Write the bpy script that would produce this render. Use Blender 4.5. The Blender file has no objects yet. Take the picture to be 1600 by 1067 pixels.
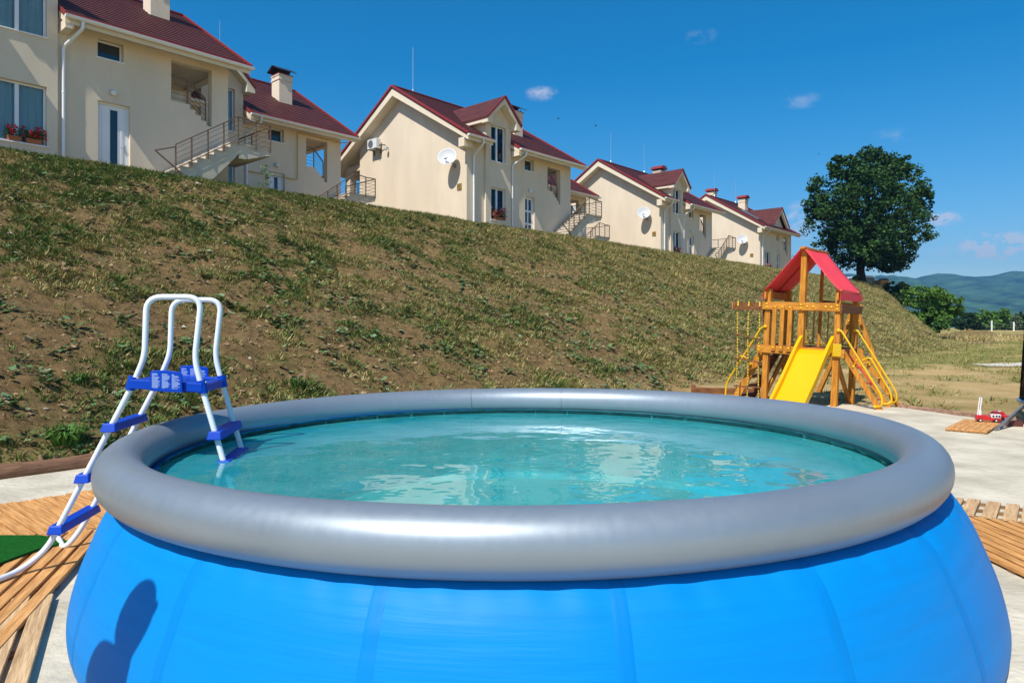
import bpy, math, random
import numpy as np
from mathutils import Vector, Matrix
R=math.radians
sc=bpy.context.scene
col=sc.collection
random.seed(7)

# ------------------------------------------------------------------ camera, sky, sun, exposure
HC=1.47; F=1110.0; HOR=512.0
cd=bpy.data.cameras.new('camera'); cam=bpy.data.objects.new('camera',cd); col.objects.link(cam)
cam.location=(0,0,HC); cam.rotation_euler=(R(90),0,0)
cd.sensor_width=36; cd.lens=F/1600*36; cd.shift_y=-(533.5-HOR)/1600
cd.clip_start=.05; cd.clip_end=20000
sc.camera=cam
sc.view_settings.view_transform='Standard'; sc.view_settings.look='None'
sc.view_settings.exposure=.27; sc.view_settings.gamma=1
SUN_EL=52; SUN_AZ=30      # light travels towards azimuth 30 deg right of the view, i.e. the sun stands behind left
TO=Vector((-math.sin(R(SUN_AZ))*math.cos(R(SUN_EL)),-math.cos(R(SUN_AZ))*math.cos(R(SUN_EL)),math.sin(R(SUN_EL))))
sd=bpy.data.lights.new('sun','SUN'); sd.energy=5.0; sd.angle=R(.53); sd.color=(1,.95,.87)
so=bpy.data.objects.new('sun',sd); col.objects.link(so); so.rotation_euler=TO.to_track_quat('Z','Y').to_euler(); so.location=(-20,-30,50)

w=bpy.data.worlds.new('World'); sc.world=w; w.use_nodes=True
nt=w.node_tree; N=nt.nodes; L=nt.links; N.clear()
def nd(t,**k):
    n=N.new(t)
    for a,b in k.items(): setattr(n,a,b)
    return n
def mth(op,a,b=None,c=None,clamp=False):
    n=N.new('ShaderNodeMath'); n.operation=op; n.use_clamp=clamp
    for i,v in enumerate((a,b,c)):
        if v is None: continue
        if isinstance(v,(int,float)): n.inputs[i].default_value=v
        else: L.new(v,n.inputs[i])
    return n.outputs[0]
out=nd('ShaderNodeOutputWorld'); bg=nd('ShaderNodeBackground'); bg.inputs[1].default_value=.112
sky=nd('ShaderNodeTexSky'); sky.sky_type='NISHITA'; sky.sun_disc=False
sky.sun_elevation=R(SUN_EL); sky.sun_rotation=math.atan2(TO.x,TO.y); sky.altitude=400; sky.air_density=1.0; sky.dust_density=.6; sky.ozone_density=3.0
hsv=nd('ShaderNodeHueSaturation'); hsv.inputs['Saturation'].default_value=1.5; hsv.inputs['Value'].default_value=1.04
hsv.inputs['Hue'].default_value=.493
L.new(sky.outputs[0],hsv.inputs['Color'])
tc=nd('ShaderNodeTexCoord')
nz=nd('ShaderNodeTexNoise'); nz.inputs['Scale'].default_value=48; nz.inputs['Detail'].default_value=8; nz.inputs['Roughness'].default_value=.62
mpc=nd('ShaderNodeMapping'); mpc.inputs['Scale'].default_value=(1,1,1.7); L.new(tc.outputs['Generated'],mpc.inputs[0]); L.new(mpc.outputs[0],nz.inputs['Vector'])
def direction(px,py): return Vector(((px-800)/F,1,(HOR-py)/F)).normalized()
total=None
for px,py,rx,ry,amp in [(846,147,26,11,.5),(1560,383,42,18,2.0),(1474,341,26,10,1.2),(1252,345,58,26,.75),(1246,330,24,14,.6),(1508,391,36,8,.45),(1096,57,22,11,.14),(1254,158,26,11,.2),(1392,215,26,12,.15),(2100,300,90,30,.9),(-300,250,80,30,.8)]:
    c=direction(px,py); r=Vector((c.y,-c.x,0)).normalized(); u=r.cross(c)
    def dot(vv):
        n=N.new('ShaderNodeVectorMath'); n.operation='DOT_PRODUCT'; L.new(tc.outputs['Generated'],n.inputs[0]); n.inputs[1].default_value=vv; return n.outputs['Value']
    a=mth('DIVIDE',dot(r),rx/F); b=mth('DIVIDE',dot(u),ry/F); f=dot(c)
    d2=mth('ADD',mth('MULTIPLY',a,a),mth('MULTIPLY',b,b))
    g=mth('MULTIPLY',mth('SUBTRACT',1.25,d2,clamp=False),amp)
    g=mth('MULTIPLY',mth('MAXIMUM',g,0),mth('GREATER_THAN',f,.3))
    total=g if total is None else mth('MAXIMUM',total,g)
nn=mth('MULTIPLY',mth('SUBTRACT',nz.outputs[0],.43),4.2,clamp=True)
cm=mth('MULTIPLY',total,nn,clamp=True)
cm=mth('MULTIPLY',mth('SMOOTH_MIN',cm,.62,.2),.9)
mix=nd('ShaderNodeMix',data_type='RGBA'); L.new(cm,mix.inputs['Factor']); L.new(hsv.outputs[0],mix.inputs['A']); mix.inputs['B'].default_value=(6.6,6.2,6.6,1)
L.new(mix.outputs['Result'],bg.inputs[0]); L.new(bg.outputs[0],out.inputs[0])

# ------------------------------------------------------------------ materials
def lin(*rgb): return tuple(((c/255)/12.92 if c/255<.04045 else ((c/255+.055)/1.055)**2.4) for c in rgb)
MATS={}
def mat(name,c,rough=.6,metal=0,var=.0,vscale=3.0,bump=0,bscale=20,spec=.5,c2=None,detail=5,coat=0,stretch=None):
    if name in MATS: return MATS[name]
    m=bpy.data.materials.new(name); m.use_nodes=True; t=m.node_tree; p=t.nodes['Principled BSDF']
    p.inputs['Base Color'].default_value=(*c,1); p.inputs['Roughness'].default_value=rough; p.inputs['Metallic'].default_value=metal
    p.inputs['Specular IOR Level'].default_value=spec; p.inputs['Coat Weight'].default_value=coat
    tcn=t.nodes.new('ShaderNodeTexCoord'); vec=tcn.outputs['Object']
    if stretch:
        mp=t.nodes.new('ShaderNodeMapping'); mp.inputs['Scale'].default_value=stretch; t.links.new(vec,mp.inputs[0]); vec=mp.outputs[0]
    if var or c2:
        n=t.nodes.new('ShaderNodeTexNoise'); n.inputs['Scale'].default_value=vscale; n.inputs['Detail'].default_value=detail; n.inputs['Roughness'].default_value=.6
        t.links.new(vec,n.inputs['Vector'])
        rp=t.nodes.new('ShaderNodeValToRGB'); rp.color_ramp.elements[0].position=.3; rp.color_ramp.elements[1].position=.7
        a=c; b=c2 if c2 else c
        rp.color_ramp.elements[0].color=(*[x*(1-var) for x in a],1); rp.color_ramp.elements[1].color=(*[min(1,x*(1+var)) for x in b],1)
        t.links.new(n.outputs['Fac'],rp.inputs[0]); t.links.new(rp.outputs[0],p.inputs['Base Color'])
    if bump:
        n2=t.nodes.new('ShaderNodeTexNoise'); n2.inputs['Scale'].default_value=bscale; n2.inputs['Detail'].default_value=6
        t.links.new(vec,n2.inputs['Vector']); bn=t.nodes.new('ShaderNodeBump'); bn.inputs['Strength'].default_value=bump; bn.inputs['Distance'].default_value=.02
        t.links.new(n2.outputs['Fac'],bn.inputs['Height']); t.links.new(bn.outputs[0],p.inputs['Normal'])
    MATS[name]=m; return m
def pbsdf(m): return m.node_tree.nodes['Principled BSDF']
STUCCO=mat('cream_stucco',(.69,.58,.44),.9,var=.075,vscale=.9,stretch=(1,1,.3),bump=.35,bscale=60,spec=.2,detail=8)
TRIMC=mat('cream_trim',(.71,.61,.46),.75,var=.04,vscale=2,spec=.3)
TILE=mat('maroon_roof_tile',(.086,.017,.012),.6,var=.3,vscale=4,bump=.25,bscale=18,stretch=(1,.4,.4))
REDT=mat('red_metal_trim',(.24,.026,.022),.45)
WHITE=mat('white_pvc',(.78,.79,.8),.35,var=.03)
BLACKM=mat('black_metal',(.02,.018,.018),.5,var=.2)
RUSTM=mat('brown_metal',(.19,.115,.07),.5,var=.15,metal=.2)
BRASS=mat('yellow_pipe',(.5,.34,.05),.4)
CONC=mat('grey_concrete',(.55,.48,.37),.85,var=.1,bump=.3,bscale=30)
STEPM=mat('step_stone',(.5,.44,.38),.75,var=.08)
DISH=mat('grey_white_dish',(.52,.53,.55),.55)
CURT=mat('pale_curtain',(.78,.78,.76),.85)
TERRA=mat('terracotta',(.4,.13,.05),.75,var=.15)
DARKW=mat('dark_interior',(.05,.04,.035),.9)
def glass_mat():
    m=bpy.data.materials.new('window_glass'); m.use_nodes=True; t=m.node_tree; t.nodes.clear()
    o=t.nodes.new('ShaderNodeOutputMaterial'); mx=t.nodes.new('ShaderNodeMixShader'); tr=t.nodes.new('ShaderNodeBsdfTransparent'); gl=t.nodes.new('ShaderNodeBsdfGlossy')
    tr.inputs[0].default_value=(.72,.82,.85,1); gl.inputs[0].default_value=(.9,.95,1,1); gl.inputs[1].default_value=.01
    fr=t.nodes.new('ShaderNodeFresnel'); fr.inputs[0].default_value=1.42
    t.links.new(fr.outputs[0],mx.inputs[0]); t.links.new(tr.outputs[0],mx.inputs[1]); t.links.new(gl.outputs[0],mx.inputs[2]); t.links.new(mx.outputs[0],o.inputs[0]); return m
GLASS=glass_mat()
DGLASS=mat('dark_glass',(.018,.03,.04),.03,spec=.8)

# ------------------------------------------------------------------ mesh helpers
class MB:
    def __init__(s): s.v=[]; s.f=[]; s.mi=[]; s.cur=0
    def add(s,vs,fs):
        b=len(s.v); s.v+= [tuple(x) for x in vs]; s.f+=[tuple(b+i for i in q) for q in fs]; s.mi+=[s.cur]*len(fs); return s
    def box(s,x0,x1,y0,y1,z0,z1,M=None,bev=0):
        vs=[(x,y,z) for z in (z0,z1) for y in (y0,y1) for x in (x0,x1)]
        if M is not None: vs=[M@Vector(v) for v in vs]
        return s.add(vs,[(0,2,3,1),(4,5,7,6),(0,1,5,4),(2,6,7,3),(0,4,6,2),(1,3,7,5)])
    def bar(s,a,b,wx,wz,up=(0,0,1)):       # rectangular bar from a to b, wx across, wz along up
        a=Vector(a); b=Vector(b); d=(b-a).normalized(); u=Vector(up); x=d.cross(u)
        if x.length<1e-5: x=d.cross(Vector((1,0,0)))
        x.normalize(); u=x.cross(d).normalized()
        vs=[p+x*(i*wx/2)+u*(j*wz/2) for p in (a,b) for i,j in ((-1,-1),(1,-1),(1,1),(-1,1))]
        return s.add(vs,[(0,1,2,3),(7,6,5,4),(0,4,5,1),(1,5,6,2),(2,6,7,3),(3,7,4,0)])
    def tube(s,pts,r,seg=8,cap=True):
        pts=[Vector(p) for p in pts]; n=len(pts); rs=r if isinstance(r,(list,tuple)) else [r]*n
        vs=[]; ref=None
        for i,p in enumerate(pts):
            t=(pts[min(i+1,n-1)]-pts[max(i-1,0)]).normalized()
            if ref is None:
                ref=t.cross(Vector((0,0,1)))
                if ref.length<.05: ref=t.cross(Vector((0,1,0)))
            ref=(ref-t*ref.dot(t)).normalized(); bn=t.cross(ref)
            for k in range(seg):
                a=2*math.pi*k/seg; vs.append(p+(ref*math.cos(a)+bn*math.sin(a))*rs[i])
        fs=[(i*seg+k,i*seg+(k+1)%seg,(i+1)*seg+(k+1)%seg,(i+1)*seg+k) for i in range(n-1) for k in range(seg)]
        if cap: fs+=[tuple(range(seg))[::-1],tuple((n-1)*seg+k for k in range(seg))]
        return s.add(vs,fs)
    def lathe(s,prof,c=(0,0,0),seg=48,M=None,caps=False):
        vs=[]
        for r,z in prof:
            for k in range(seg):
                a=2*math.pi*k/seg; vs.append(Vector((r*math.cos(a),r*math.sin(a),z)))
        M=M or Matrix.Identity(4); c=Vector(c); vs=[M@v+c for v in vs]; n=len(prof)
        fs=[(i*seg+k,i*seg+(k+1)%seg,(i+1)*seg+(k+1)%seg,(i+1)*seg+k) for i in range(n-1) for k in range(seg)]
        if caps: fs+=[tuple(range(seg))[::-1],tuple((n-1)*seg+k for k in range(seg))]
        return s.add(vs,fs)
    def prism(s,poly,axis,a,b):            # polygon extruded along an axis ('x': poly=(y,z), 'y': (x,z), 'z': (x,y))
        def P(p,t): return {'x':(t,p[0],p[1]),'y':(p[0],t,p[1]),'z':(p[0],p[1],t)}[axis]
        n=len(poly); vs=[P(p,a) for p in poly]+[P(p,b) for p in poly]
        fs=[tuple(range(n)),tuple(range(2*n-1,n-1,-1))]+[(i,i+n,(i+1)%n+n,(i+1)%n) for i in range(n)]
        return s.add(vs,fs)
    def wall(s,x0,x1,z0,z1,y0,y1,holes=()):
        xs=sorted(set([x0,x1]+[min(max(h[i],x0),x1) for h in holes for i in (0,1)])); zs=sorted(set([z0,z1]+[min(max(h[i],z0),z1) for h in holes for i in (2,3)]))
        nx,nz=len(xs)-1,len(zs)-1
        def solid(i,j):
            if i<0 or j<0 or i>=nx or j>=nz: return False
            cx=(xs[i]+xs[i+1])/2; cz=(zs[j]+zs[j+1])/2
            return not any(h[0]<cx<h[1] and h[2]<cz<h[3] for h in holes)
        for i in range(nx):
            for j in range(nz):
                if not solid(i,j): continue
                a,b,c,d=xs[i],xs[i+1],zs[j],zs[j+1]
                s.add([(a,y0,c),(b,y0,c),(b,y0,d),(a,y0,d)],[(0,1,2,3)]); s.add([(a,y1,c),(b,y1,c),(b,y1,d),(a,y1,d)],[(3,2,1,0)])
                if not solid(i-1,j): s.add([(a,y0,c),(a,y1,c),(a,y1,d),(a,y0,d)],[(3,2,1,0)])
                if not solid(i+1,j): s.add([(b,y0,c),(b,y1,c),(b,y1,d),(b,y0,d)],[(0,1,2,3)])
                if not solid(i,j-1): s.add([(a,y0,c),(b,y0,c),(b,y1,c),(a,y1,c)],[(3,2,1,0)])
                if not solid(i,j+1): s.add([(a,y0,d),(b,y0,d),(b,y1,d),(a,y1,d)],[(0,1,2,3)])
        return s
    def sphere(s,c,r,seg=10,rings=6,sc_=(1,1,1)):
        c=Vector(c); prof=[]
        vs=[];
        for i in range(rings+1):
            t=math.pi*i/rings
            for k in range(seg):
                a=2*math.pi*k/seg; vs.append(c+Vector((math.sin(t)*math.cos(a)*sc_[0],math.sin(t)*math.sin(a)*sc_[1],-math.cos(t)*sc_[2]))*r)
        return s.add(vs,[(i*seg+k,i*seg+(k+1)%seg,(i+1)*seg+(k+1)%seg,(i+1)*seg+k) for i in range(rings) for k in range(seg)])
    def build(s,name,m,parent=None,smooth=False,bevel=0):
        me=bpy.data.meshes.new(name); me.from_pydata(s.v,[],s.f); 
        for mm in (m if isinstance(m,(list,tuple)) else [m]): me.materials.append(mm)
        if any(s.mi): me.polygons.foreach_set('material_index',s.mi)
        import bmesh
        bm=bmesh.new(); bm.from_mesh(me); bmesh.ops.remove_doubles(bm,verts=bm.verts,dist=1e-5); bmesh.ops.recalc_face_normals(bm,faces=bm.faces); bm.to_mesh(me); bm.free()
        if smooth:
            me.polygons.foreach_set('use_smooth',[True]*len(me.polygons)); me.set_sharp_from_angle(angle=R(40))
        o=bpy.data.objects.new(name,me); col.objects.link(o)
        if parent: o.parent=parent
        if bevel:
            b=o.modifiers.new('bevel','BEVEL'); b.width=bevel; b.segments=2; b.limit_method='ANGLE'
        return o
def tag(o,label=None,cat=None,group=None,kind=None):
    if label: o['label']=label
    if cat: o['category']=cat
    if group: o['group']=group
    if kind: o['kind']=kind
    return o
def empty(name,loc,rz=0,label=None,cat=None,group=None):
    o=bpy.data.objects.new(name,None); col.objects.link(o); o.location=loc; o.rotation_euler=(0,0,rz); o.empty_display_size=.2
    return tag(o,label,cat,group)
def children(o): return [c for c in list(col.objects) if c.parent==o]
def copy_tree(o,parent=None):
    kids=children(o)
    c=o.copy(); col.objects.link(c); c.parent=parent
    for k in kids: copy_tree(k,c)
    return c
def fillet(pts,r,n=5):
    pts=[Vector(p) for p in pts]; o=[pts[0]]
    rr=r if isinstance(r,(list,tuple)) else [r]*len(pts)
    for i in range(1,len(pts)-1):
        a,b,c=pts[i-1],pts[i],pts[i+1]; d1=(a-b); d2=(c-b); q=min(rr[i],d1.length*.49,d2.length*.49)
        p0=b+d1.normalized()*q; p2=b+d2.normalized()*q
        for k in range(n+1):
            t=k/n; o.append(p0*(1-t)**2+b*2*t*(1-t)+p2*t*t)
    o.append(pts[-1]); return o

# value noise
_rs=np.random.RandomState(3); _T=_rs.rand(256,256)
def vn(x,y):
    x=np.asarray(x,float); y=np.asarray(y,float); xi=np.floor(x).astype(int); yi=np.floor(y).astype(int); fx=x-xi; fy=y-yi
    fx=fx*fx*fx*(fx*(fx*6-15)+10); fy=fy*fy*fy*(fy*(fy*6-15)+10)
    g=lambda a,b:_T[a&255,b&255]
    return (g(xi,yi)*(1-fx)+g(xi+1,yi)*fx)*(1-fy)+(g(xi,yi+1)*(1-fx)+g(xi+1,yi+1)*fx)*fy
def fbm(x,y,o=4,g=.5):
    s=0;a=1;t=0
    for i in range(o): s=s+a*vn(x*2**i+i*37.3,y*2**i+i*11.7); t+=a; a*=g
    return s/t
# ------------------------------------------------------------------ ground frame: d along the row of houses, n towards the camera side
PH=R(42.1); D=Vector((math.sin(PH),math.cos(PH),0)); NV=Vector((math.cos(PH),-math.sin(PH),0))
def W(s,n,z=0): return D*s+NV*n+Vector((0,0,z))
CREST=-23.5; FOOT=-8.15; BH=6.5
def base_ground(x,y): return .0115*np.clip(y-14,0,90)+0*x
def height(x,y,fine=True):
    x=np.asarray(x,float); y=np.asarray(y,float)
    n=NV.x*x+NV.y*y; s=D.x*x+D.y*y
    foot=FOOT+.35*(vn(s*.35,n*0+3.3)-.5)
    t=(foot-n)/(foot-CREST)
    ts=np.clip(t,-.5,3)
    a=.5*(ts+np.sqrt(ts*ts+.00012)); k=.05
    f=1-.5*((1-a)+np.sqrt((1-a)**2+k*k))+ .5*(0) 
    f=np.where(ts<-.2,0,f)
    f=np.maximum(f,0)
    g=base_ground(x,y)
    front=BH*f
    sl=45+41*np.clip(t,0,1)+2.5*np.clip(CREST-n,0,8)
    e=np.maximum(0,s-sl); e=np.where(e<2,e*e/4,e-1)
    bank=front-.36*e
    far=np.clip((t-1.15)/2.5,0,1)
    h=np.maximum(bank,g*(1-np.clip(front/2,0,1)*0))
    m=np.clip((h-g)/.5,0,1)
    if fine:
        amp=np.clip(t*8,0,1)*np.clip((CREST+.6-n)/-1.0,0,1)
        h=h+m*amp*((fbm(s*.55,n*.55,3)-.5)*.20+(fbm(s*2.2+9,n*2.2,3,.6)-.5)*.24+(fbm(s*5.5,n*5.5,2)-.5)*.19)
        h=h+(1-m)*np.clip((y-9)/6,0,1)*(fbm(x*.8,y*.8,4)-.5)*.07
    # spoil heaps and rough rise beyond the bank
    for mx,my,mh,ms in ((43.2,67,.55,1.6),(40.8,62,.3,1.3),(46.5,70,.25,2.0)):
        h=h+mh*np.exp(-((x-mx)**2+(y-my)**2)/(2*ms*ms))*(.35+1.3*fbm(x*1.1,y*1.1,4,.65))
    return h
def hz(x,y): return float(height(np.array([x]),np.array([y]))[0])
def ray_ground(px,py,z=0):      # pixel of the photograph to a point on the level ground
    Z=(HC-z)*F/(py-HOR); return Vector(((px-800)/F*Z,Z,z))

# ground sheet
def steps(a,b,s): return list(np.arange(a,b,s))
ss=[-6000,-3000,-1500,-700,-300,-150,-80,-50,-35,-25,-20]+steps(-16,-10,.3)
s=-10.
while s<95: ss.append(s); s+=.105+max(0,(s-10))*.0042
ss+=steps(95,140,1.5)+[150,170,200,260,350,500,800,1300,2200,4000,7000]
ns=[-6000,-3000,-1500,-700,-350,-200,-120,-80,-60,-50,-42]+steps(-36,-24.6,.8)+steps(-24.6,-7.6,.105)+steps(-7.6,20,.5)+steps(20,70,1.5)+[75,90,120,180,300,500,900,1800,3500,6000]
S,NN=np.meshgrid(np.array(ss),np.array(ns),indexing='ij')
X=D.x*S+NV.x*NN; Y=D.y*S+NV.y*NN
Z=height(X,Y)
def grid_obj(name,X,Y,Z,m,attrs=None,smooth=True):
    a,b=X.shape; v=np.stack([X,Y,Z],-1).reshape(-1,3)
    i=np.arange(a-1)[:,None]*b+np.arange(b-1)[None,:]; i=i.reshape(-1)
    q=np.stack([i,i+1,i+b+1,i+b],-1)
    me=bpy.data.meshes.new(name); me.vertices.add(len(v)); me.vertices.foreach_set('co',v.ravel())
    me.loops.add(len(q)*4); me.loops.foreach_set('vertex_index',q.ravel().astype(np.int32)); me.polygons.add(len(q))
    me.polygons.foreach_set('loop_start',np.arange(0,len(q)*4,4,dtype=np.int32)); me.polygons.foreach_set('loop_total',np.full(len(q),4,dtype=np.int32))
    me.update(calc_edges=True)
    if smooth: me.polygons.foreach_set('use_smooth',[True]*len(q))
    if attrs:
        for k,val in attrs.items():
            at=me.attributes.new(k,'FLOAT','POINT'); at.data.foreach_set('value',np.asarray(val,np.float32).ravel())
    me.materials.append(m); me.validate(); 
    if me.polygons[0].normal.z<0: me.flip_normals()
    o=bpy.data.objects.new(name,me); col.objects.link(o); return o
def bank_mask(s,n,x,y):
    t=(FOOT-n)/(FOOT-CREST); return np.clip(t*12+.3,0,1)*np.clip((100-s)/6,0,1)
def grass_density(s,n):
    """0..1: how grown-over the soil is (used for the scattered tufts and the soil tint alike)"""
    g=fbm(s*.42+5,n*.42+2,4,.55); fine=fbm(s*1.7+60,n*1.7+80,3,.6)
    t=(FOOT-n)/(FOOT-CREST)
    d=(g-.5)*1.2+(fine-.5)*2.4+.46+np.clip((s-16)/70,0,.4)+.18*np.clip((t-.6)*3,0,1)
    d=d-.5*np.clip((.34-t)/.25,0,1)*np.clip((8-s)/5,0,1)
    return np.clip(d,0,1)
BM=bank_mask(S,NN,X,Y); GD=grass_density(S,NN)
field_g=np.clip((fbm(X*.32+3,Y*.36,5,.65)-.46)*4.5+np.clip((Y-17)/16,-.15,.75),0,1)
def ground_mat():
    m=bpy.data.materials.new('ground_soil'); m.use_nodes=True; t=m.node_tree; p=t.nodes['Principled BSDF']; p.inputs['Roughness'].default_value=.95; p.inputs['Specular IOR Level'].default_value=.15
    tcn=t.nodes.new('ShaderNodeTexCoord')
    def noise(sc_,det=6,ro=.6):
        n=t.nodes.new('ShaderNodeTexNoise'); n.inputs['Scale'].default_value=sc_; n.inputs['Detail'].default_value=det; n.inputs['Roughness'].default_value=ro; t.links.new(tcn.outputs['Object'],n.inputs['Vector']); return n.outputs['Fac']
    def ramp(f,stops):
        r=t.nodes.new('ShaderNodeValToRGB'); e=r.color_ramp.elements
        while len(e)<len(stops): e.new(.5)
        for i,(pp,c) in enumerate(stops): e[i].position=pp; e[i].color=(*c,1)
        t.links.new(f,r.inputs[0]); return r.outputs[0]
    def mixc(f,a,b):
        n=t.nodes.new('ShaderNodeMix'); n.data_type='RGBA'; t.links.new(f,n.inputs['Factor']); t.links.new(a,n.inputs['A']); t.links.new(b,n.inputs['B']); return n.outputs['Result']
    def attr(nm):
        n=t.nodes.new('ShaderNodeAttribute'); n.attribute_name=nm; return n.outputs['Fac']
    dirt=ramp(noise(8,10,.78),[(.25,(.075,.045,.019)),(.42,(.17,.107,.045)),(.58,(.28,.18,.078)),(.78,(.42,.29,.14))])
    thatch=ramp(noise(9,8,.7),[(.3,(.08,.066,.022)),(.5,(.18,.145,.05)),(.72,(.34,.25,.10))])
    bank=mixc(attr('grass'),dirt,thatch)
    ochre=ramp(noise(.9,8,.65),[(.28,(.44,.28,.10)),(.5,(.62,.42,.18)),(.75,(.74,.54,.28))])
    fg=ramp(noise(3,8,.7),[(.3,(.14,.14,.035)),(.55,(.30,.26,.075)),(.75,(.48,.38,.15))])
    field=mixc(attr('field'),ochre,fg)
    t.links.new(mixc(attr('bank'),field,bank),p.inputs['Base Color'])
    dirt=dirt
    bn=t.nodes.new('ShaderNodeBump'); bn.inputs['Strength'].default_value=1.0; bn.inputs['Distance'].default_value=.09; t.links.new(noise(11,10,.8),bn.inputs['Height']); t.links.new(bn.outputs[0],p.inputs['Normal'])
    return m
tag(grid_obj('ground',X,Y,Z,ground_mat(),{'bank':BM,'grass':GD,'field':field_g}),kind='structure')

# pale sand around the pool
SANDP=[(14,-22),(11.6,2.5),(7.62,10.6),(6.85,12.7),(6.2,13.3),(4.6,12.6),(2.4,11.6)]+[tuple(W(q,FOOT+.06)[:2]) for q in (6.5,3,0,-3,-8,-14,-20)]+[(-24,-22)]
SANDM=mat('pale_sand',(.49,.435,.325),.95,var=.18,vscale=1.6,bump=.9,bscale=16,spec=.1,detail=9,c2=(.57,.515,.40))
def poly_sheet(name,poly,z,m,sub=10,wob=.12):
    pts=[]
    for i in range(len(poly)):
        a=Vector(poly[i]+(0,)); b=Vector(poly[(i+1)%len(poly)]+(0,)); k=max(1,int((b-a).length/.35))
        for j in range(k):
            p=a.lerp(b,j/k); q=(float(vn(p.x*1.3+7,p.y*1.3))-.5)*2*wob; pts.append((p.x+q,p.y+q*.7,z))
    me=bpy.data.meshes.new(name); me.from_pydata(pts,[],[tuple(range(len(pts)))]); me.materials.append(m)
    if me.polygons[0].normal.z<0: me.flip_normals()
    o=bpy.data.objects.new(name,me); col.objects.link(o); return o
tag(poly_sheet('sand_yard',SANDP,.045,SANDM),kind='structure')
# pale track far right
xx=np.linspace(16.5,60,60); 
xg,tg=np.meshgrid(xx,np.linspace(0,1,6),indexing='ij'); yg=24.6+(xg-16.5)*.05+tg*(1.5+.6*np.sin(xg*.7))
tag(grid_obj('dirt_track',xg,yg,height(xg,yg)+.03,mat('pale_track',(.58,.52,.42),.95,var=.15,vscale=2)),kind='structure')

# far hills
def hills():
    xs=np.linspace(-5200,5200,700); ds=np.linspace(0,1,60)
    pts=[(-5200,395),(-800,425),(300,420),(900,426),(1250,431),(1330,427),(1345,428),(1385,438),(1420,437.5),(1440,432),(1465,426.5),(1485,427.5),(1500,431),(1520,433),(1548,430.5),(1568,425),(1582,423),(1600,423.5),(1640,420),(1750,432),(2000,425),(3200,415),(6200,420)]
    DZ=2600
    px=800+xs/DZ*F; top=(HOR-np.interp(px,[p[0] for p in pts],[p[1] for p in pts]))*DZ/F+HC
    top=top*(1+.02*(fbm(xs*.012,xs*0,4)-.5))
    Xh,Th=np.meshgrid(xs,ds,indexing='ij'); prof=np.where(Th<.75,(Th/.75)**1.25,1-(Th-.75)*1.6)
    Yh=1150+Th*1933*1.0
    Zh=-8+(top[:,None]+8)*prof*(1+.55*(1-np.abs(prof)**2)*(fbm(Xh*.0035,Yh*.0035,5,.55)-.5)*2)+ (fbm(Xh*.03,Yh*.03,3)-.5)*12*np.clip(prof*3,0,1)*np.where(Th>.7,.25,1)
    m=mat('forest_hill',(.014,.042,.022),.95,var=.5,c2=(.05,.11,.045),vscale=.014,detail=10,bump=1,bscale=.06,spec=.05)
    o=grid_obj('hills',Xh,Yh,Zh,m); return o
tag(hills(),kind='structure')

# ------------------------------------------------------------------ pool
POOL_C=Vector((.06,4.4,0))
def ring_mat():
    m=mat('silver_vinyl',(.275,.32,.36),.42,metal=.5,var=.06,vscale=1.5,detail=8)
    t=m.node_tree; p=pbsdf(m); tcn=t.nodes.new('ShaderNodeTexCoord'); mp=t.nodes.new('ShaderNodeMapping'); mp.inputs['Scale'].default_value=(14,14,1.2); t.links.new(tcn.outputs['Object'],mp.inputs[0])
    n=t.nodes.new('ShaderNodeTexNoise'); n.inputs['Scale'].default_value=2.2; n.inputs['Detail'].default_value=7; t.links.new(mp.outputs[0],n.inputs['Vector'])
    r=t.nodes.new('ShaderNodeMapRange'); r.inputs[1].default_value=.3; r.inputs[2].default_value=.7; r.inputs[3].default_value=.40; r.inputs[4].default_value=.48; t.links.new(n.outputs[0],r.inputs[0]); t.links.new(r.outputs[0],p.inputs['Roughness'])
    b=t.nodes.new('ShaderNodeBump'); b.inputs['Strength'].default_value=.04; b.inputs['Distance'].default_value=.01; t.links.new(n.outputs[0],b.inputs['Height']); t.links.new(b.outputs[0],p.inputs['Normal'])
    return m
RINGM=ring_mat()
BLUEV=mat('blue_vinyl',(.0,.207,.58),.5,var=.05,vscale=1.4,bump=.15,bscale=1.6,stretch=(1.1,1.1,24),spec=.14)
BLUED=mat('blue_vinyl_seam',(.0,.188,.54),.5,var=.04,spec=.12)
LINER=mat('turquoise_liner',(.10,.56,.60),.5,var=.22,vscale=7,detail=9,c2=(.18,.66,.66))
pool=empty('inflatable_pool',POOL_C,0,'big round blue pool with silver inflated ring, filled with water','pool')
RR,RT,RZ=2.173,.114,.797
mb=MB(); seg=220; mi=26
vs=[];fs=[]
for i in range(seg):
    a=2*math.pi*i/seg
    rr=RT*(1+.004*math.sin(7*a)+.003*math.sin(17*a+1))
    for k in range(mi):
        b=2*math.pi*k/mi; zz=RZ+rr*math.sin(b)-.008*math.cos(a)*-1
        vs.append(((RR+rr*math.cos(b))*math.cos(a)-.01,(RR+rr*math.cos(b))*math.sin(a),zz+.010*math.cos(a)))
for i in range(seg):
    for k in range(mi): fs.append((i*mi+k,((i+1)%seg)*mi+k,((i+1)%seg)*mi+(k+1)%mi,i*mi+(k+1)%mi))
mb.add(vs,fs); ring=mb.build('ring',RINGM,pool,smooth=True)
for a,wd in ((R(101.8),.006),(R(79),.003)):
    t=[]; mb=MB()
    for k in range(27):
        b=2*math.pi*k/26; t.append(((RR+(RT+.001)*math.cos(b))*math.cos(a)-.01,(RR+(RT+.001)*math.cos(b))*math.sin(a),RZ+.01*math.cos(a)+(RT+.001)*math.sin(b)))
    mb.tube(t,wd,6,cap=False); mb.build('weld_seam',RINGM,ring,smooth=True)
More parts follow.
